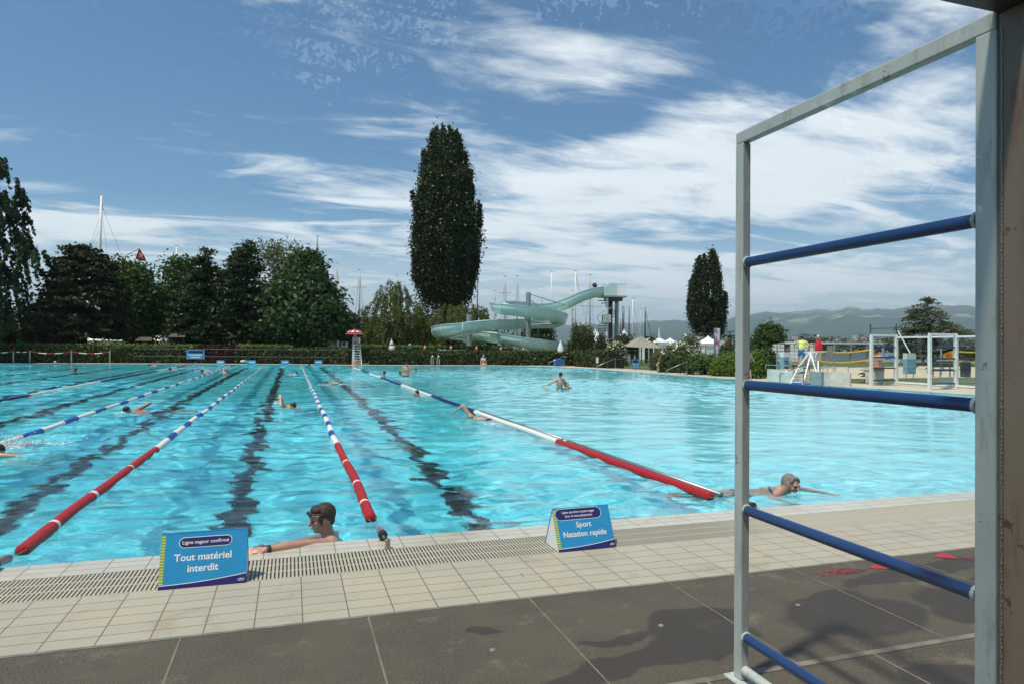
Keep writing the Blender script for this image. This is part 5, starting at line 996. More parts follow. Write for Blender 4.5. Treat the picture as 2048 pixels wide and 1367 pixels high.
# guard stand
gs = thing('guard_stand', 'tall white tubular guard stand with ladder, the lifeguard in yellow standing on it', 'lifeguard chair', tuple(G(1610, 768)))
F1, F2, F3, F4 = G(1581, 766), G(1606, 768), G(1640, 769), G(1636, 765); T1, T2, T3, T4 = [A(q[0], q[1], 24.6) for q in ((1600, 703), (1621, 705), (1636, 702), (1634, 700))]
m1 = A(1597, 733, 24.6); 
for a, b in ((F1, m1), (m1, A(1620, 704, 24.6)), (F2, A(1622, 705, 24.4)), (F3, A(1621, 706, 24.4)), (F3+Vector((.1, .2, 0)), A(1636, 702, 25.0)), (F4, A(1633, 702, 25.2))): MB().beam(a, b, .05, .05).build('leg', M_wpaint, gs)
for i in range(5): u = (i+.5)/5; a = F1.lerp(m1, u); b = F2.lerp(A(1614, 728, 24.4), u); MB().beam(a, b, .05, .03).build('step', M_wpaint, gs)
MB().beam(A(1595, 737, 24.9), A(1612, 737.5, 24.9), .3, .03).build('footboard', M_wpaint, gs)
MB().beam(A(1618, 704, 24.6), A(1641, 703, 24.8), .5, .05).build('seat', M_wpaint, gs); MB().beam(A(1622, 686, 25.0), A(1632, 686, 25.0), .04, .04).build('back_frame', M_wpaint, gs)
for px in (1622, 1632): MB().beam(A(px, 703, 25.0), A(px, 686, 25.0), .03, .03).build('back_frame', M_wpaint, gs)
parasol('closed red parasol with white marks leaning on the guard stand', 1637, 671, 702, 13, 24.9, M_cloth_r, True, pole_to=A(1637, 705, 24.9).z)
MB_ = MB().ball(A(1636, 673, 24.9), .05); tag(MB_.build('parasol_tip', M_wpaint), 'white tip ball on the closed red parasol', 'parasol tip'); tp = bpy.data.objects['parasol_tip']; par(tp, [o for o in bpy.data.objects if o.get('label', '').startswith('closed red parasol')][0]); del tp['category']; del tp['label']
# light blue items
def bluebox(label, px, r0, r1, wpx, Y, num=None, legs=0):
    p = A(px, r0, Y); q = A(px, r1, Y); k = sc_(px, Y); w_ = wpx*k/2; t = thing('score_board', label, 'board', (p.x, Y, 0)); h = p.z-q.z; zb = q.z
    MB().box((p.x-w_, Y, zb), (p.x+w_, Y+.25, zb+h*.72)).build('panel', mat('pale_blue_panel', (.20, .40, .47), .5, .1, 2), t); MB().box((p.x-w_, Y, zb+h*.722), (p.x+w_, Y+.25, p.z)).build('cap', M_wpaint, t)
    for sx in (-1, 1): MB().tube([(p.x+sx*w_*.8, Y+.1, 0), (p.x+sx*w_*.8, Y+.1, zb)], .02, 6).build('leg', M_galv, t)
    if num: m_ = MB(); text_mesh(m_, num, .5, lambda a, b: (p.x+a, Y-.004, zb+h*.25+b)); m_.build('digit', M_dkst, t)
bluebox('pale blue box with white top marked 2, left of the lifeguard', 1573, 704, 737, 14, 26, '2'); bluebox('pale blue chair-like board with white cap seen through the white frames', 1823, 706, 747, 23, 27)
t = thing('floodlight_panel', 'grey framed panel on thin splayed legs, behind the right grey wall', 'panel', tuple(at(1661, 30))); p = A(1661, 691, 30); q = A(1661, 715, 30)
MB().box((p.x-.16, 30, q.z), (p.x+.16, 30.06, p.z)).build('panel', M_galv, t)
for sx in (-1, 1): MB().tube([(p.x+sx*.2, 30, 0), (p.x+sx*.2, 30, p.z+.02)], .02, 6).build('leg', M_galv, t); MB().tube([(p.x+sx*.18, 30, q.z), (p.x+sx*.55, 30.1, 0)], .015, 5).build('brace', M_galv, t)
t = thing('floodlight_panel', 'thin bent steel pole and cage left of the pale blue box marked 2', 'pole', tuple(at(1554, 27))); MB().tube([at(1554, 27), A(1554, 690, 27), A(1557, 687, 27), A(1568, 685, 27)], .025, 7).build('pole', M_galv, t)
for px in (1550, 1566): MB().tube([at(px, 27), A(1557, 720, 27)], .016, 5).build('brace', M_galv, t)
# volleyball nets
def net(label, p0, p1, z0a, z1a, z0b, z1b, sagm=.25, fl='l'):
    t = thing('volleyball_net', label, 'net', tuple(Vector((p0.x, p0.y, 0))), 'volleyball nets with yellow bands'); my = mat('net_yellow', (.62, .38, .02), .6, .08)
    n = 14
    def line(za, zb, u): return Vector((p0.x+(p1.x-p0.x)*u, p0.y+(p1.y-p0.y)*u, za+(zb-za)*u-sagm*4*u*(1-u)))
    for za, zb in ((z1a, z1b), (z0a, z0b)): MB().tube([line(za, zb, i/n) for i in range(n+1)], .055, 6).build('band', my, t)
    for u in (0, 1): MB().tube([line(z0a, z0b, u), line(z1a, z1b, u)], .05, 6).build('band', my, t)
    m_ = MB()
    for i in range(1, 90): u = i/90; m_.tube([line(z0a, z0b, u), line(z1a, z1b, u)], .006, 3, False)
    for j in range(1, 9): m_.tube([line(z0a+(z1a-z0a)*j/9, z0b+(z1b-z0b)*j/9, i/n) for i in range(n+1)], .006, 3, False)
    o_ = m_.build('mesh', M_black, t)
    c = line((z0a+z1a)/2, (z0b+z1b)/2, 1 if fl == 'l' else 0); d = (p1-p0).normalized()*(1 if fl == 'l' else -1); m_ = MB(); q = c+Vector((0, -.02, .35)); r_ = c+Vector((0, -.02, -.35)); e_ = c+d*.75; m_.add([q, r_, e_+Vector((0, 0, -.12)), e_+Vector((0, 0, .15))], [(0, 1, 2, 3)]); o_ = m_.build('end_flap', my, t)
    m_ = MB(); m_.add([c+d*.08+Vector((0, -.03, .0)), c+d*.5+Vector((0, -.03, -.12)), c+d*.6+Vector((0, -.03, .14)), c+d*.2+Vector((0, -.03, .2))], [(0, 1, 2, 3)]); m_.build('flap_print', M_cone, t)
    for P_, za in ((p0-(p1-p0).normalized()*.9, z1a), (p1+(p1-p0).normalized()*.95, z1b)): MB().tube([(P_.x, P_.y, 0), (P_.x, P_.y, za+.15)], .05, 8).build('post', M_galv, t)
net('volleyball net with sagging yellow bands right of the lifeguard', at(1641, 32), at(1740, 32), A(1641, 722, 32).z, A(1641, 702, 32).z, A(1740, 718, 32).z, A(1740, 699, 32).z, .12)
net('volleyball net with yellow end flap behind the right white frames', at(1905, 31), at(1990, 31), A(1905, 722, 31).z, A(1905, 702, 31).z, A(1990, 722, 31).z, A(1990, 703, 31).z, .05, 'r')
t = thing('goal_frame', 'thin dark green posts with a crossbar above the volleyball court', 'frame', tuple(at(1741, 35)))
for px in (1741, 1793): MB().tube([at(px, 35), A(px, 648, 35)], .045, 7).build('post', M_gdark, t)
MB().tube([A(1741, 657, 35), A(1793, 656, 35)], .03, 6).build('crossbar', M_gdark, t); MB().tube([A(1796, 662, 35), A(1821, 707, 34)], .035, 6).build('stay', M_mint, t)
# white plastic loungers stacked in columns
ch0 = thing('plastic_chair', 'x', 'chair', (0, 0, 0), 'stacked white plastic chairs behind the left grey wall')
bevel(MB().box((-.22, -.22, .40), (.22, .22, .44)).build('seat', M_wpaint, ch0), .01); bevel(MB().box((-.22, .20, .441), (.22, .24, .84)).build('backrest', M_wpaint, ch0), .01)
for sx in (-1, 1):
    for sy in (-1, 1): MB().beam((sx*.22, sy*.22, 0), (sx*.19, sy*.19, .40), .035, .035).build('leg', M_wpaint, ch0)
first = True
cols = [(1549, 'leftmost column of all'), (1557, 'beside the bent steel pole'), (1565, 'just left of the pale blue box'), (1584, 'right of the pale blue box'), (1592, 'just left of the lifeguard'), (1614, 'right of the lifeguard'), (1623, 'under the guard stand seat'), (1633, 'below the closed red parasol')]
for ci_, (px, wh) in enumerate(cols):
    for j in range(5):
        c = ch0 if first else copy_tree(ch0); first = False; p = at(px, 33); c.location = (p.x, 33+.015*j, .56+.21*j); c.scale = (.44, .44, .40); c.rotation_euler = (0, 0, R(random.uniform(-20, 20)+160))
        c['label'] = ('white plastic chair %s, %s' % (wh, ['lowest of its stack', 'second from the bottom', 'in the middle of the stack', 'second from the top', 'topmost of its stack'][j]))
        c['_loc'] = tuple(c.location)
a, b = at(1545, 33), at(1638, 33); t = thing('trolley', 'low dark trolley rack carrying the stacked white chairs', 'trolley', (a.x, 33, 0)); MB().box((a.x, 32.75, .48), (b.x, 33.25, .555)).build('platform', M_dkst, t)
for x in np.linspace(a.x+.1, b.x-.1, 5):
    for y in (32.8, 33.2): MB().tube([(x, y, 0), (x, y, .479)], .03, 6).build('leg', M_dkst, t)
# big open roof bar
t = thing('open_shelter', 'long thin white flat roof on posts behind the volleyball net', 'shelter', tuple(at(1700, 60))); a, b = at(1600, 60), at(1806, 60); z = A(1700, 688, 60).z
MB().box((a.x, 60, z), (b.x, 63, z+.22)).build('roof', M_wpaint, t)
for i in range(7): x = a.x+.3+(b.x-a.x-.6)*i/6; MB().box((x-.08, 60.2, 0), (x+.08, 60.4, z-.002)).build('post', M_wpaint, t)
# far white wind screens with blue rungs (same kind as the near one)
fs_ = thing('glass_wind_screen', 'white framed glass screens with blue rungs far right beyond the pool', 'wind screen', (24, 19, 0)); XS = 24.0; ZT = 2.02
ys = [22.2, 19.5, 16.8, 14.1]
for y in ys:
    MB().box((XS-.06, y-.06, 0), (XS+.06, y+.06, ZT)).build('post', M_wpaint, fs_); MB().box((XS-1.35, y-.05, 0), (XS-1.25, y+.05, ZT)).build('post', M_wpaint, fs_)
    MB().box((XS-1.34, y-.04, ZT+.001), (XS+.05, y+.04, ZT+.08)).build('top_rail', M_wpaint, fs_)
    for z in (.22, .72, 1.16, 1.58): MB().tube([(XS-1.249, y, z), (XS-.061, y, z)], .03, 8).build('rung', M_blue, fs_)
for y0, y1 in zip(ys[:-1], ys[1:]):
    MB().box((XS-.045, y1+.061, ZT-.07), (XS+.045, y0-.061, ZT)).build('top_rail', M_wpaint, fs_); MB().box((XS-.045, y1+.061, .10), (XS+.045, y0-.061, .17)).build('bottom_rail', M_wpaint, fs_); MB().add([(XS, y1+.05, .171), (XS, y0-.05, .171), (XS, y0-.05, ZT-.071), (XS, y1+.05, ZT-.071)], [(0, 1, 2, 3)]).build('glass_pane', bpy.data.materials['pane_glass_mat'], fs_)
structure(MB().box((XS-.25, 13.8, -.01), (XS+.2, 22.6, .06)).build('kerb', M_conc2))
# bench, table, bin, prohibition sign
bn2 = thing('bench', 'dark slatted bench on the sand behind the right white frames', 'bench', tuple(at(1892, 27.8))); p = at(1892, 27.8)
for j in range(3): MB().box((p.x-.75, 27.6+.13*j, .43), (p.x+.75, 27.71+.13*j, .46)).build('slat', M_wood, bn2); MB().box((p.x-.75, 28.0, .55+.12*j), (p.x+.75, 28.03, .64+.12*j)).build('back_slat', M_wood, bn2)
for sx in (-1, 1): MB().box((p.x+sx*.6-.03, 27.6, 0), (p.x+sx*.6+.03, 27.66, .428)).build('leg', M_galv, bn2); MB().box((p.x+sx*.6-.03, 28.035, 0), (p.x+sx*.6+.03, 28.09, .9)).build('leg', M_galv, bn2)
t = thing('picnic_table', 'wooden picnic table under the grey-green conifer', 'table', tuple(at(1858, 40))); p = at(1858, 40)
MB().box((p.x-.9, 39.6, .72), (p.x+.9, 40.4, .77)).build('tabletop', M_wood, t)
for s_ in (-1, 1): MB().box((p.x-.9, 40+s_*.75-.15, .42), (p.x+.9, 40+s_*.75+.15, .46)).build('bench_board', M_wood, t); MB().beam((p.x+s_*.6, 39.2, 0), (p.x+s_*.6, 40.1, .71), .06, .06).build('leg', M_wood, t); MB().beam((p.x+s_*.6, 40.8, 0), (p.x+s_*.6, 39.9, .71), .06, .06).build('leg', M_wood, t)
p = at(1931, 28); t = thing('litter_bin', 'dark litter bin beside the near grey post, on the sand', 'bin', tuple(p)); MB().lathe([(.24, 0), (.27, .75), (.1, .76)], 14, Matrix.Translation((p.x, 28, 0))).build('body', M_black, t, True, 40); MB().lathe([(.29, .762), (.29, .82), (.1, .86)], 14, Matrix.Translation((p.x, 28, 0))).build('lid', M_dkst, t, True, 40)
p = A(1847, 756, 21.0); t = thing('round_sign', 'small round red and white prohibition sign on the far glass screen', 'sign', tuple(p)); Mx = Matrix.Translation((XS-.012, 20.6, .62)) @ Matrix.Rotation(R(-90), 4, 'Y')
MB().lathe([(.001, 0), (.13, 0), (.13, .004), (.001, .004)], 20, Mx).build('disc', M_wpaint, t); MB().tube([Mx @ Vector((math.cos(2*PI*i/20)*.12, math.sin(2*PI*i/20)*.12, .008)) for i in range(21)], .016, 5, False).build('red_ring', M_cloth_r, t); MB().beam(Mx @ Vector((-.09, -.09, .008)), Mx @ Vector((.09, .09, .008)), .02, .006).build('bar', M_cloth_r, t)
p = G(1767, 767); t = thing('bin', 'light grey box bin just left of the first white frame', 'bin', tuple(p)); MB().box((p.x-.2, p.y+.3, 0), (p.x+.35, p.y+.8, .55)).build('body', M_conc2, t); MB().box((p.x-.22, p.y+.28, .551), (p.x+.37, p.y+.82, .60)).build('lid', M_galv, t)

# ---- behind the photographer: seen only as a mirror image in the near glass pane
t = thing('added_pool_house', 'made-up long dark brown timber pool house behind the photographer, darkening the glass reflection', 'building', (0, -9, 0))  # unseen house, added to darken the low part of the pane's reflection
MB().box((-24, -14, 0), (24, -9, 4.3)).build('wall', M_wood, t); MB().add([(-25, -8.2, 4.302), (25, -8.2, 4.302), (25, -14.8, 4.302), (-25, -14.8, 4.302), (-25, -11.5, 5.4), (25, -11.5, 5.4)], [(3, 2, 1, 0), (0, 1, 5, 4), (1, 2, 5), (2, 3, 4, 5), (3, 0, 4)]).build('roof', M_roofb, t)
for x in range(-22, 23, 4): MB().box((x-.7, -8.98, .8), (x+.7, -8.95, 2.3)).build('window', M_black, t)
t = thing('walnut_tree', 'leafy tree with hanging twigs behind the photographer, mirrored in the glass', 'tree', (-6.5, -6.4, 0))
mb = MB(); mb.tube([(-6.5, -6.4, -.05), (-6.3, -6.4, 2.5), (-5.8, -6.3, 4.5), (-5, -6.2, 8.0)], [.3, .24, .18, .08], 10); cl_ = []
def mir(px, row, D): v = A(px, row, D); return Vector((v.x, 2.836-D, v.z))
for i in range(520):
    px = rng.uniform(-150, 1500); row = rng.uniform(-160, 330)
    if px < 470: keep = 1.
    elif px < 960: keep = .9 if row > 215 else (.34 if row > 110 else .52)
    else: keep = .75
    if random.random() > keep: continue
    if px > 1150 and row < 60: continue
    a = mir(px, row, rng.uniform(7.0, 10.5)); cl_.append(a)
    if i % 7 == 0: s0 = Vector((-5.9, -6.3, min(a.z, 5.8))); md = s0.lerp(a, .5)+Vector((0, 0, .35)); mb.tube([s0, md, a], [.07, .04, .012], 6)
n = len(cl_); c_ = np.repeat(np.array([tuple(q) for q in cl_]), 95, 0); tw_ = c_+rng.normal(size=c_.shape)*np.array([.36, .36, .26])
d = unit(rng.normal(size=c_.shape)*np.array([1, 1, .5])-np.array([0, 0, .9])); sd = unit(np.cross(d, rng.normal(size=c_.shape))); L_ = rng.uniform(.09, .15, len(c_))[:, None]
quads('crown', np.stack([tw_, tw_+d*L_*.5+sd*L_*.17, tw_+d*L_, tw_+d*L_*.5-sd*L_*.17], 1), L_mid, t); mb.build('trunk', M_barkd, t, True)
t = thing('tree_row', 'dense dark row of trees behind the added pool house, mirrored in the glass', 'trees', (0, -17, 0)); cl_ = []
for i in range(1500):
    px = rng.uniform(-200, 2200); lim = 20 if px < 430 else (190 if px < 930 else 30); row = rng.uniform(lim+35*math.sin(px*.013)+22*math.sin(px*.041), 420); cl_.append(mir(px, row, rng.uniform(18.5, 21)))
c_ = np.repeat(np.array([tuple(q) for q in cl_]), 22, 0); quads('crown', leafquads(c_+rng.normal(size=c_.shape)*.45, .26), L_dark, t)
mb = MB()
for x in range(-16, 24, 4): mb.tube([(x, -17.3, 0), (x+.3, -17.3, 5), (x, -17.3, 9)], [.3, .2, .08], 8)
mb.build('trunk', M_barkd, t, True)

# ------------------------------------------------------------------ people
def skinmat(name, col):
    if name in MATS: return MATS[name]
    k = NT(name); v = k.n('ShaderNodeTexCoord').outputs['Object']; a = k.noise(v, 9, 4); k.l(k.mix(k.ramp(a, .35, .65), c4([col[0]*.88, col[1]*.80, col[2]*.78]), c4(col)), k.b.inputs['Base Color'])
    k.b.inputs['Roughness'].default_value = .42; k.b.inputs['Subsurface Weight'].default_value = .08; k.b.inputs['Subsurface Radius'].default_value = (.02, .008, .004); MATS[name] = k.m; return k.m
S_pale = skinmat('skin_pale', (.60, .38, .27)); S_tan = skinmat('skin_tan', (.36, .17, .09)); S_mid = skinmat('skin_mid', (.50, .29, .19)); S_fair = skinmat('skin_fair', (.50, .28, .20))
H_dark = mat('hair_dark', (.020, .012, .009), .5, .4, 60, bump=.6); H_brown = mat('hair_brown', (.036, .014, .008), .5, .6, 90, bump=.9); H_grey = mat('hair_grey', (.20, .17, .15), .55, .6, 90, bump=.9)
def head_pieces(mb, C_, Rm, s=1.):
    def P_(x, y, z): return C_+Rm @ Vector((x, y, z))*s
    R4 = Rm.to_4x4()
    mb.ball(P_(0, -.012, .018), (.072*s, .092*s, .095*s), 20, 14, R4); mb.ball(P_(0, .018, -.045), (.056*s, .066*s, .070*s), 18, 12, R4)   # skull, jaw
    mb.ball(P_(0, .062, -.086), (.022*s, .018*s, .018*s), 10, 8, R4)    # chin
    mb.cone2(P_(0, .082, .012), P_(0, .100, -.022), .009*s, .014*s, 8); mb.ball(P_(0, .094, -.030), (.016*s, .012*s, .009*s), 8, 6, R4)   # nose
    mb.cone2(P_(-.030, .074, .022), P_(.030, .074, .022), .013*s, .013*s, 8)     # brow
    for q in (-1, 1): mb.ball(P_(q*.036, .058, -.020), (.018*s, .016*s, .018*s), 8, 6, R4); mb.ball(P_(q*.074, -.008, -.010), (.008*s, .020*s, .030*s), 10, 8, R4)   # cheek, ear
    mb.cone2(P_(-.018, .074, -.055), P_(.018, .074, -.055), .008*s, .008*s, 8); mb.cone2(P_(-.013, .073, -.066), P_(.013, .073, -.066), .008*s, .008*s, 8)
def rotm(ax_z, fwd):   # local z -> ax_z, local y -> about fwd
    z = Vector(ax_z).normalized(); y = Vector(fwd); y = (y-z*y.dot(z)).normalized(); x = y.cross(z); return Matrix((x, y, z)).transposed()
def hand(mb, wr, d, up, s=1., curl=.5, spread=.012, fine=True):
    d = Vector(d).normalized(); up = Vector(up); up = (up-d*up.dot(d)).normalized(); sd = d.cross(up)
    Mh = Matrix((sd, d, up)).transposed().to_4x4(); c = wr+d*.045*s; mb.ball(c, (.040*s, .050*s, .016*s), 10, 8, Mh)
    if not fine: mb.ball(wr+d*.12*s, (.030*s, .05*s, .013*s), 8, 6, Mh); return
    for i, (o, L_) in enumerate(((-.030, .060), (-.010, .072), (.010, .068), (.029, .054))):
        a = wr+d*.085*s+sd*o*s; b = a+(d*math.cos(curl*.6)-up*math.sin(curl*.6))*L_*.5*s+sd*o*.2*s; e = b+(d*math.cos(curl*1.6)-up*math.sin(curl*1.6))*L_*.5*s; mb.cone2(a, b, .0092*s, .0085*s, 7); mb.cone2(b, e, .0085*s, .007*s, 7)
    a = wr+d*.03*s-sd*.030*s; b = a+(d*.6-sd*.7-up*.2).normalized()*.035*s; e = b+(d*.9-sd*.1-up*.3).normalized()*.028*s; mb.cone2(a, b, .012*s, .010*s, 7); mb.cone2(b, e, .010*s, .008*s, 7)
STAND = dict(hip=(0, 0, .95), belly=(0, .005, 1.10), chest=(0, .0, 1.29), neck=(0, -.005, 1.46), shL=(-.175, 0, 1.41), shR=(.175, 0, 1.41), elL=(-.23, -.02, 1.13), elR=(.23, -.02, 1.13), haL=(-.25, .06, .90), haR=(.25, .06, .90), hiL=(-.09, 0, .93), hiR=(.09, 0, .93), knL=(-.10, .02, .50), knR=(.10, .02, .50), anL=(-.10, -.03, .08), anR=(.10, -.03, .08))
def person(label, O, Rm, skin, vox=.02, s=1., J={}, WJ={}, head=None, headC=None, hair=H_dark, cap=None, group=None, hairstyle='short', trunks=None, top=None, shirt=None, loc=None, fat=1., eyes=False, handdir={}, goggles=False, wrist=None):
    t = thing('person', label, 'person', tuple(loc or O), group); Jd = dict(STAND); Jd.update(J)
    P_ = {k: O+Rm @ Vector(v)*s for k, v in Jd.items()}
    for k, v in WJ.items(): P_[k] = Vector(v)
    R4 = Rm.to_4x4(); mb = MB(); f = fat; up = (P_['neck']-P_['hip']).normalized(); Rt_ = rotm(up, Rm @ Vector((0, 1, 0))); T4 = Rt_.to_4x4()
    mb.ball(P_['hip'], (.155*s*f, .105*s*f, .13*s), 16, 10, T4); mb.ball(P_['belly'], (.135*s*f, .095*s*f, .17*s), 16, 10, T4); mb.ball(P_['chest'], (.165*s*f, .105*s*f, .17*s), 16, 10, T4)
    mb.cone2(P_['shL'], P_['shR'], .062*s, .062*s, 12); mb.cone2(P_['chest']+up*.10*s, P_['neck'], .085*s, .058*s, 12)
    Hc = Vector(headC) if headC else P_['neck']+up*.14*s; Hm = head or Rm
    mb.cone2(P_['neck'], Hc-Hm.col[2]*.03*s-Hm.col[1]*.02*s, .055*s, .050*s, 12); head_pieces(mb, Hc, Hm, s)
    for q in 'LR':
        mb.cone2(P_['sh'+q], P_['el'+q], .052*s, .040*s, 10); mid = P_['el'+q].lerp(P_['ha'+q], .35); mb.cone2(P_['el'+q], mid, .039*s, .041*s, 10); mb.cone2(mid, P_['ha'+q], .041*s, .026*s, 10)
        d, u = handdir.get(q, (P_['ha'+q]-P_['el'+q], Rm @ Vector((0, 1, 0)))); 
        if abs(Vector(d).normalized().dot(Vector(u).normalized())) > .9: u = Rm @ Vector((1, 0, 0))
        hand(mb, P_['ha'+q], d, u, s, fine=vox < .012)
        mb.cone2(P_['hi'+q], P_['kn'+q], .085*s*f, .056*s, 12); m2 = P_['kn'+q].lerp(P_['an'+q], .3); mb.cone2(P_['kn'+q], m2, .054*s, .056*s, 10); mb.cone2(m2, P_['an'+q], .056*s, .036*s, 10)
        fd = Rm @ Vector((0, 1, 0)) if q not in handdir.get('toe', '') else up*-1
        mb.cone2(P_['an'+q]-fd*.03*s-up*.02*s, P_['an'+q]+fd*.15*s-up*.045*s, .036*s, .028*s, 8)
    body = fuse(mb, 'body', skin, vox, t, 2); body.cycles.is_caustics_receiver = True
    H4 = Hm.to_4x4(); hp = lambda x, y, z: Hc+Hm @ Vector((x, y, z))*s
    m = MB()
    if cap: m.ball(hp(0, -.018, .030), (.080*s, .098*s, .092*s), 18, 12, H4); m.build('swim_cap', cap, t, True)
    elif hairstyle == 'bob':
        m.ball(hp(0, -.042, .036), (.084*s, .084*s, .096*s), 20, 14, H4); m.ball(hp(-.068, -.008, -.015), (.020*s, .048*s, .072*s), 12, 10, H4); m.ball(hp(.068, -.008, -.015), (.020*s, .048*s, .072*s), 12, 10, H4); m.ball(hp(0, -.07, -.02), (.07*s, .04*s, .07*s), 12, 10, H4); m.ball(hp(0, .022, .088), (.062*s, .048*s, .030*s), 14, 10, H4); m.ball(hp(.05, .040, .062), (.020*s, .024*s, .030*s), 10, 8, H4); m.ball(hp(-.05, .040, .062), (.020*s, .024*s, .030*s), 10, 8, H4)
        fuse(m, 'hair', hair, max(.006, vox*.8), t, 2)
    elif hairstyle == 'long':
        m.ball(hp(0, -.025, .030), (.080*s, .092*s, .095*s), 18, 12, H4); m.ball(hp(0, -.085, -.07), (.060*s, .035*s, .10*s), 12, 10, H4); fuse(m, 'hair', hair, max(.008, vox*.8), t, 2)
    elif hairstyle == 'crop':
        m.ball(hp(0, -.032, .036), (.078*s, .092*s, .087*s), 22, 16, H4); m.ball(hp(0, -.070, -.015), (.060*s, .036*s, .058*s), 14, 10, H4); m.ball(hp(0, .026, .080), (.062*s, .052*s, .036*s), 14, 10, H4)
        for q in (-1, 1): m.ball(hp(q*.066, .018, .012), (.012*s, .026*s, .034*s), 10, 8, H4); m.ball(hp(q*.069, .022, -.018), (.008*s, .010*s, .022*s), 8, 6, H4)
        for i in range(0): a = 0; m.cone2(hp(a, rng.uniform(-.08, .03), .108), hp(a*1.15, rng.uniform(-.10, .03), .126), .012*s, .006*s, 5)
        for i in range(3): m.cone2(hp(-.02*i, -.10, .06), hp(-.02*i, -.125, .075+.01*i), .005*s, .002*s, 5)
        fuse(m, 'hair', hair, .0045, t, 3)
    else: m.ball(hp(0, -.034, .040), (.077*s, .088*s, .086*s), 16, 12, H4); m.build('hair', hair, t, True)
    if eyes:
        for q in (-1, 1):
            e = MB(); e.ball(hp(q*.029, .078, .003), (.013*s, .008*s, .0065*s), 10, 8, H4); e.build('eye', mat('eye_dark', (.025, .016, .012), .3, .1), t, True); e = MB(); e.cone2(hp(q*.016, .087, .024), hp(q*.044, .079, .023), .0045*s, .0035*s, 6); e.build('eyebrow', hair, t, True)
        e = MB(); e.cone2(hp(-.017, .0815, -.0605), hp(.017, .0815, -.0605), .004*s, .004*s, 6); e.build('mouth', mat('lips', (.20, .06, .05), .5, .1), t, True)
    if goggles:
        g = MB(); g.tube([hp(math.cos(a)*.081, -.016+math.sin(a)*.100, .050+.018*math.sin(a)) for a in [2*PI*i/28 for i in range(29)]], .0055*s, 6, False)
        for q in (-1, 1): g.ball(hp(q*.032, .090, .062), (.025*s, .012*s, .017*s), 12, 8, H4)
        g.build('goggles', M_black, t, True)
    if wrist:
        a, b = P_['el'+wrist], P_['ha'+wrist]; d = (b-a).normalized(); m = MB(); m.tube([b-d*.035, b-d*.030, b-d*.008, b-d*.004], [.028*s, .035*s, .035*s, .028*s], 14); m.build('wristwatch', M_black, t, True)
    if trunks:
        m = MB(); m.ball(P_['hip'], (.165*s*f, .115*s*f, .115*s), 16, 10, T4)
        for q in 'LR': m.cone2(P_['hi'+q], P_['hi'+q].lerp(P_['kn'+q], .55 if trunks[1] else .12), .094*s*f, .086*s, 12)
        fuse(m, 'swim_trunks' if not top else 'bikini_bottom', trunks[0], max(.012, vox*.8), t, 2)
    if top:
        m = MB(); m.ball(P_['chest']+up*.02*s, (.172*s*f, .114*s*f, .045*s), 16, 8, T4); fd = Rt_.col[1]
        for q in (-1, 1): m.ball(P_['chest']+Rt_.col[0]*.065*s*q+fd*.085*s+up*.015*s, .058*s, 10, 8)
        fuse(m, 'bikini_top', top, max(.012, vox*.8), t, 1)
    if shirt:
        m = MB(); m.ball(P_['belly']-up*.02*s, (.165*s*f, .125*s*f, .20*s), 16, 10, T4); m.ball(P_['chest'], (.185*s*f, .130*s*f, .19*s), 16, 10, T4); m.cone2(P_['shL'], P_['shR'], .078*s, .078*s, 12)
        for q in 'LR': m.cone2(P_['sh'+q], P_['sh'+q].lerp(P_['el'+q], .75), .075*s, .068*s, 12)
        fuse(m, 't_shirt', shirt, max(.012, vox*.8), t, 2)
    return t
Zu = Vector((0, 0, 1))
def yawf(deg): return Vector((math.sin(R(deg)), math.cos(R(deg)), 0))    # heading: 0 = away along the lanes, 90 = right
# young man resting at the near edge
hc = A(643, 1036, 5.70); hm = rotm(Vector((-.16, -.06, 1)), Vector((-1, -.22, -.10))); bR = rotm(Vector((-.10, .02, 1)), Vector((-1, -.1, 0)))
nk = Vector((hc.x+.055, hc.y+.01, hc.z-.155)); O = nk-bR @ Vector((0, -.005, 1.46))
person('person with short dark hair and goggles on the forehead, arm stretched along the tiled edge', O, bR, S_fair, .0055, 1., WJ=dict(neck=nk, shL=Vector((nk.x+.01, nk.y-.17, -.055)), shR=(nk.x+.03, nk.y+.16, -.12), elL=A(596, 1090, 5.37), haL=A(531, 1099, 5.28), elR=(nk.x-.22, nk.y+.18, -.27), haR=(nk.x-.45, nk.y+.14, -.30), chest=(nk.x+.02, nk.y, nk.z-.20)),
       head=hm, headC=hc, hair=H_brown, hairstyle='crop', eyes=True, goggles=True, wrist='L', handdir={'L': (Vector((-1, -.08, .02)), Vector((0, -.5, 1)))}, trunks=(M_navy, True))
# woman swimming breaststroke at right
hc = A(1583, 971, 6.22); hm = rotm(Vector((.06, -.05, 1)), Vector((.12, -1, -.10))); ax = Vector((.76, -.50, .42)).normalized(); bR = rotm(ax, Vector((.2, 0, -1)))
nk = hc+Vector((-.05, .03, -.135)); O = nk-bR @ Vector((0, -.005, 1.46))
person('person with short grey hair swimming breaststroke near the right end of the tiled edge', O, bR, S_fair, .0065, 1., WJ=dict(neck=nk, shL=(nk.x+.10, nk.y+.13, WZ-.05), shR=(nk.x-.15, nk.y-.09, WZ-.012), elL=(nk.x+.26, nk.y+.02, -.17), haL=(nk.x+.40, nk.y-.16, -.24), elR=(nk.x-.36, nk.y-.20, -.13), haR=(nk.x-.30, nk.y-.42, -.20)), headC=hc, head=hm, hair=H_grey, hairstyle='bob', eyes=True, trunks=(M_gdark, False), top=M_gdark)
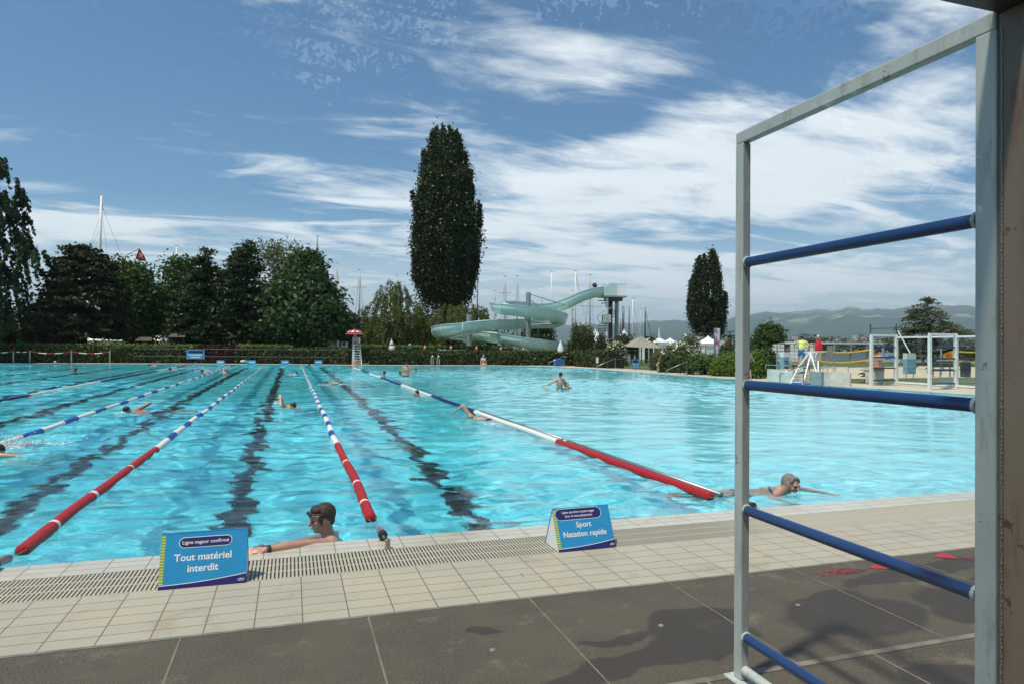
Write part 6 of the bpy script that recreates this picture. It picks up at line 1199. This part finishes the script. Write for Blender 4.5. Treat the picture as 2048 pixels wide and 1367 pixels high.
# crawl swimmers and bathers: water surface points
def wp(px, row): return G(px, row, WZ)
def prone(label, px, row, head_deg, skin, arm='R', el=(.05, .30), s=1., vox=.014, cap=None, hair=H_dark, roll=0., lift=0., trunks=(M_navy, True), top=None, both=False, backstroke=False, headup=False, group=None, hairstyle='short'):
    hp_ = wp(px, row); f = yawf(head_deg); ax = (f+Vector((0, 0, .04+lift))).normalized(); fr = Vector((0, 0, 1 if backstroke else -1)); Rm = rotm(ax, fr)
    Rm = Matrix.Rotation(R(roll), 3, ax) @ Rm
    hc = hp_+Vector((0, 0, .015 if not headup else .09)); O = hc-Rm @ Vector((0, -.005, 1.60))*s; O.z = WZ-.075 - (Rm @ Vector((0, 0, 1.3))*s).z
    nk = O+Rm @ Vector((0, -.005, 1.46))*s; side = {'L': -1, 'R': 1}; J = {}; W = {}
    sdv = Rm.col[0]
    for q in 'LR':
        sh = O+Rm @ Vector((side[q]*.18, 0, 1.42))*s
        if q == arm or both:
            W['sh'+q] = sh+Vector((0, 0, .06)); e = sh+f*el[0]*s+sdv*side[q]*.10*s+Vector((0, 0, el[1]*s)); W['el'+q] = e; W['ha'+q] = e+f*(.22*s)+sdv*side[q]*.02-Vector((0, 0, .13*s if el[1] > .15 else .02))
        else: W['el'+q] = sh+f*.26*s-Vector((0, 0, .08)); W['ha'+q] = sh+f*.50*s-Vector((0, 0, .10))
    kick = rng.uniform(-.05, .05); W['anL'] = O+Rm @ Vector((-.10, 0, .08))*s+Vector((0, 0, .03+kick)); W['anR'] = O+Rm @ Vector((.10, 0, .08))*s+Vector((0, 0, -.05-kick))
    hm = rotm(f*.25+Vector((0, 0, 1)) if headup else ax+Vector((0, 0, .5)), f if headup else (f*.4+fr+sdv*.5))
    return person(label, O, Rm, skin, vox, s, WJ=W, headC=hc, head=hm, hair=hair, cap=cap, trunks=trunks, top=top, loc=hp_, group=group, hairstyle=hairstyle)
def upright(label, px, row, face_deg, skin, out, s=1., vox=.016, hair=H_dark, J={}, trunks=(M_navy, True), top=None, cap=None, hairstyle='short', group=None):   # out: how much of the body is above water (m)
    p = wp(px, row); Rm = rotm(Zu, yawf(face_deg)); O = Vector((p.x, p.y, WZ+out-1.74*s))
    return person(label, O, Rm, skin, vox, s, J=J, trunks=trunks, top=top, hair=hair, cap=cap, loc=p, hairstyle=hairstyle, group=group)
prone('tanned person doing crawl between the blue and white ropes, elbow high', 255, 823, -78, S_tan, 'R', (-.22, .16), .95, hair=H_dark, roll=-20, lift=.02)
prone('person doing crawl toward the camera in the centre lane, bent arm raised high', 585, 815, 172, S_pale, 'R', (.06, .42), 1.0, vox=.012, trunks=(M_yel, True), roll=10)
prone('person doing crawl with a big splash, one arm out behind, near the diagonal rope', 655, 768, -70, S_mid, 'L', (-.30, .12), 1.0, lift=.02)
prone('person in a dark bikini doing crawl on the side, beside the white rope section', 942, 833, -25, S_pale, 'L', (.12, .26), 1.0, vox=.012, trunks=(M_black, False), top=M_black, roll=15, hairstyle='long')
prone('person with dark hair and goggles swimming towards the left, just below the rope', 832, 793, -100, S_pale, 'R', (-.1, .02), .95, headup=True)
prone('person cut off by the left photo edge, splashing beside the blue and white rope', -8, 908, 84, S_pale, 'R', (.24, .09), 1.0, vox=.014, lift=.02)
prone('small far person doing crawl left of the large far sign', 300, 731, -80, S_mid, 'R', (-.1, .14), 1., vox=.03)
prone('far person swimming close to the navy and white rope end', 341, 739, -85, S_mid, 'R', (.0, .10), 1., vox=.03)
prone('far person doing crawl with a splash left of the second rope from the left', 405, 743, -90, S_pale, 'R', (.0, .12), 1., vox=.03)
prone('far person with one arm raised steeply, right of the splash near the far end', 452, 744, 90, S_pale, 'L', (.10, .34), 1., vox=.025)
prone('far person with wet dark hair just left of the central rope end', 592, 748, 80, S_pale, 'R', (.0, .06), 1., vox=.03)
prone('far person doing crawl just below the rightmost small lane board', 619, 731, -85, S_pale, 'L', (-.2, .22), 1., vox=.03)
upright('adult person standing chest-deep in the far middle, bare back to the camera', 813, 752, 10, S_pale, .78, hair=H_dark, J=dict(haL=(-.12, .22, 1.15), haR=(.26, .15, 1.18)))
upright('child in the water left of the adult standing in the far middle', 801, 749, 60, S_mid, .22, .8, hair=H_brown)
upright('child in the water right of the adult standing in the far middle', 831, 744, -40, S_mid, .26, .8)
upright('person in the water behind the white and navy rope with a pinkish float', 767, 753, -60, S_mid, .32, J=dict(haL=(-.3, .3, 1.35), elL=(-.3, .15, 1.25)))
upright('person with dark hair and bare shoulders in the open water at right, arms spread', 1120, 775, -10, S_pale, .62, J=dict(elL=(-.42, .0, 1.30), haL=(-.62, .05, 1.22), elR=(.30, .1, 1.2)))
upright('child with brown hair just right of the person spreading the arms', 1135, 775, 170, S_mid, .24, .8, hair=H_brown)
upright('person with a white swim cap at the far left edge of the pool', 110, 727, 180, S_pale, .26, cap=M_wpaint); upright('person with dark wet hair under the third barrier post, at the far left', 138, 729, 180, S_tan, .16)
upright('person with dark hair swimming alone in the far left lanes', 149, 744, -80, S_tan, .26, s=1.05)
# on the deck
def seatJ(): return dict(hip=(0, 0, .10), belly=(0, .01, .26), chest=(0, .02, .45), neck=(0, .03, .62), shL=(-.165, .02, .57), shR=(.165, .02, .57), elL=(-.22, .02, .30), elR=(.22, .02, .30), haL=(-.24, .10, .08), haR=(.24, .10, .08), hiL=(-.09, .02, .09), hiR=(.09, .02, .09), knL=(-.10, .42, .06), knR=(.10, .42, .06), anL=(-.10, .46, -.35), anR=(.10, .46, -.35))
def sitter(label, pos, face, skin, s=1., **k): return person(label, Vector(pos), rotm(Zu, yawf(face)), skin, k.pop('vox', .02), s, J=seatJ(), **k)
p = at(967.5, 52.35); sitter('person in a light bikini sitting on the far pool edge, feet in the water', (p.x, 52.45, .0), 180, S_pale, trunks=(M_cone, False), top=M_wpaint, hair=H_brown)
p = at(712, 54.6); sitter('small person sitting on the far edge at the foot of the lifeguard chair', (p.x, 54.25, .0), 180, S_mid, s=.6, trunks=(M_cone, True))
p = A(711, 690, 55.15); sitter('person with bare legs sitting on the lifeguard chair under the red parasol', (p.x, 55.2, p.z+.06), 150, S_mid, trunks=(M_cloth_r, True), hair=H_dark)
p = G(1763, 768); sitter('person in an orange swimsuit sitting with bare back beside the first white frame', (p.x+.3, p.y+.55, .61), 60, S_mid, trunks=(mat('swimsuit_orange', (.42, .12, .05), .6, .1), False), hair=H_dark)
def stander(label, pos, face, skin, s=1., J={}, **k): return person(label, Vector(pos), rotm(Zu, yawf(face)), skin, k.pop('vox', .018), s, J=J, **k)
p = G(1496, 762); stander('boy in dark patterned shorts walking along the pool side, bare back', (p.x, p.y, .02), 10, S_mid, .82, J=dict(knL=(-.09, .16, .50), anL=(-.09, .02, .12), anR=(.10, -.16, .09), knR=(.10, -.04, .5), elR=(.30, .05, 1.15), haR=(.22, .2, 1.05)), trunks=(M_black, True), hair=H_brown)
p = A(1603, 736, 25.0); stander('lifeguard in yellow shirt and blue shorts seen from behind, leaning on the white stand', (p.x, 25.0, p.z+.02), 45, S_mid, .84, J=dict(chest=(.02, .08, 1.28), neck=(.03, .14, 1.42), shL=(-.15, .10, 1.38), shR=(.19, .10, 1.37), elR=(.38, .25, 1.18), haR=(.55, .38, 1.08), elL=(-.20, .15, 1.14), haL=(-.1, .35, 1.05), anL=(-.16, -.02, .06), anR=(.10, -.02, .06), knL=(-.14, .02, .5)), shirt=mat('shirt_yellow', (.68, .66, .22), .8, .08), trunks=(mat('shorts_blue', (.01, .16, .42), .7, .1), True), hair=H_dark)
p = at(775, 61.6); stander('person in a white shirt behind the long low hedge, only head and shoulders showing', (p.x, 58.9, 0), 200, S_mid, 1., shirt=M_wpaint, trunks=(M_navy, True)); p = at(820, 58.7); stander('person with white headwear behind the long low hedge, right of the one in white shirt', (p.x, 58.8, 0), 160, S_mid, .98, shirt=M_gdark, cap=M_wpaint)
def lying(label, px, row, deg, skin, trunks, s=1.):
    p = G(px, row); f = yawf(deg); Rm = rotm(f, Vector((0, 0, 1))); O = p-f*.9*s+Vector((0, 0, .14)); return person(label, O, Rm, skin, .025, s, trunks=(trunks, True), loc=p)
p = at(287, 61.7); f = yawf(95); person('tanned person lying on the far deck in front of the left hedge, white trunks', Vector((p.x-.9, 61.6, .16)), rotm(f, Zu), S_tan, .025, 1., trunks=(M_wpaint, True))
t = thing('towel_bundle', 'teal and white bundle of towels on the far deck beside a lane board', 'towels', tuple(at(489, 58.6))); p = at(489, 58.7); fuse(MB().ball((p.x, 58.7, .17), (.33, .22, .17), 14, 8).ball((p.x+.22, 58.65, .12), (.25, .2, .12), 12, 8), 'towel', mat('towel_teal', (.03, .25, .28), .9, .2, 5), .03, t, 3); fuse(MB().ball((p.x-.12, 58.5, .22), (.2, .1, .08), 12, 8), 'towel', M_wpaint, .03, t, 2)
# splashes
def splash(label, px, row, n, spread, h, heading=0.):
    p = wp(px, row); m = MB(); f = yawf(heading)
    for i in range(n):
        u = random.random(); q = p+f*rng.normal(0, spread)+Vector((rng.normal(0, spread*.35), rng.normal(0, spread*.35), abs(rng.normal(0, h))*(1-.3*u))); r_ = .003+.011*random.random()**3; m.ball(q, (r_, r_, r_*rng.uniform(.8, 2.0)), 5, 4)
    for i in range(n//5):
        q = p+f*rng.normal(0, spread*.9)+Vector((rng.normal(0, spread*.4), rng.normal(0, spread*.4), .0)); m.ball((q.x, q.y, WZ+.006), (rng.uniform(.02, .07), rng.uniform(.015, .04), rng.uniform(.006, .02)), 7, 4)
    o = m.build('splash', MATS['splash_water'], None, True); tag(o, label, 'splash', kind='stuff')
k = NT('splash_water'); k.b.inputs['Base Color'].default_value = (.75, .82, .84, 1); k.b.inputs['Roughness'].default_value = .2; k.b.inputs['Alpha'].default_value = .75; MATS['splash_water'] = k.m
splash('white spray beside the swimmer at the left photo edge', 28, 893, 800, .28, .10, 80); splash('spray between the swimmer and the red and blue rope, mid water', 670, 768, 600, .25, .30, 80); splash('small splash at the raised arm of the centre lane swimmer', 553, 806, 90, .10, .04, 0)
splash('far splash left of the second rope', 410, 741, 160, .45, .20, 80); splash('small splash at the head of the tanned swimmer', 243, 826, 60, .12, .02, 0); splash('small ripple foam at the backstroke swimmer', 985, 850, 50, .3, .01, 60); splash('far splash at the navy and white rope', 385, 736, 120, .6, .12, 80)

# ------------------------------------------------------------------ haze
hz_ = MB().box((-13500, -13500, -6), (13500, 13500, 740)).build('haze', NT('haze_mat').m); hz_['kind'] = 'stuff'; hz_['label'] = 'thin bluish summer haze over the lake and mountains'
k = bpy.data.materials['haze_mat'].node_tree; k.nodes.remove(k.nodes['Principled BSDF']); v = k.nodes.new('ShaderNodeVolumePrincipled'); v.inputs['Color'].default_value = (.68, .88, 1, 1); v.inputs['Density'].default_value = 9.5e-5; v.inputs['Anisotropy'].default_value = .2; k.links.new(v.outputs[0], k.nodes['Material Output'].inputs['Volume'])

for px, row, lab in ((1322, 1250, 'small round metal stud in the dark wet patch of the paving'), (985, 1299, 'small round metal stud in the dry slab at bottom centre'), (1596, 1209, 'small round metal stud in the slab behind the ladder frame')):
    p = G(px, row); tag(MB().lathe([(.001, 0), (.016, 0), (.013, .004), (.001, .005)], 14, Matrix.Translation((p.x, p.y, .001))).build('floor_stud', mat('stud_metal', (.20, .19, .16), .5, .2, 40), None, True, 40), lab, 'stud', 'metal studs in the paving')
p = G(1635, 1066); tag(MB().add([(p.x-.03, p.y, .004), (p.x, p.y+.012, .012), (p.x+.035, p.y+.004, .006), (p.x, p.y-.012, .004)], [(0, 1, 2, 3)]).build('dry_leaf', mat('dry_leaf', (.16, .12, .05), .8, .2)), 'single dry brown leaf on the tiles behind the ladder frame', 'leaf')
p = G(1043, 1150); tag(MB().tube([(p.x, p.y-.03, .003), (p.x+.008, p.y, .006), (p.x+.006, p.y+.035, .003)], .0018, 5).build('twig', mat('dry_leaf', (.16, .12, .05))), 'tiny dry twig on the tiles near the middle tent sign', 'twig')
#@@NEXT
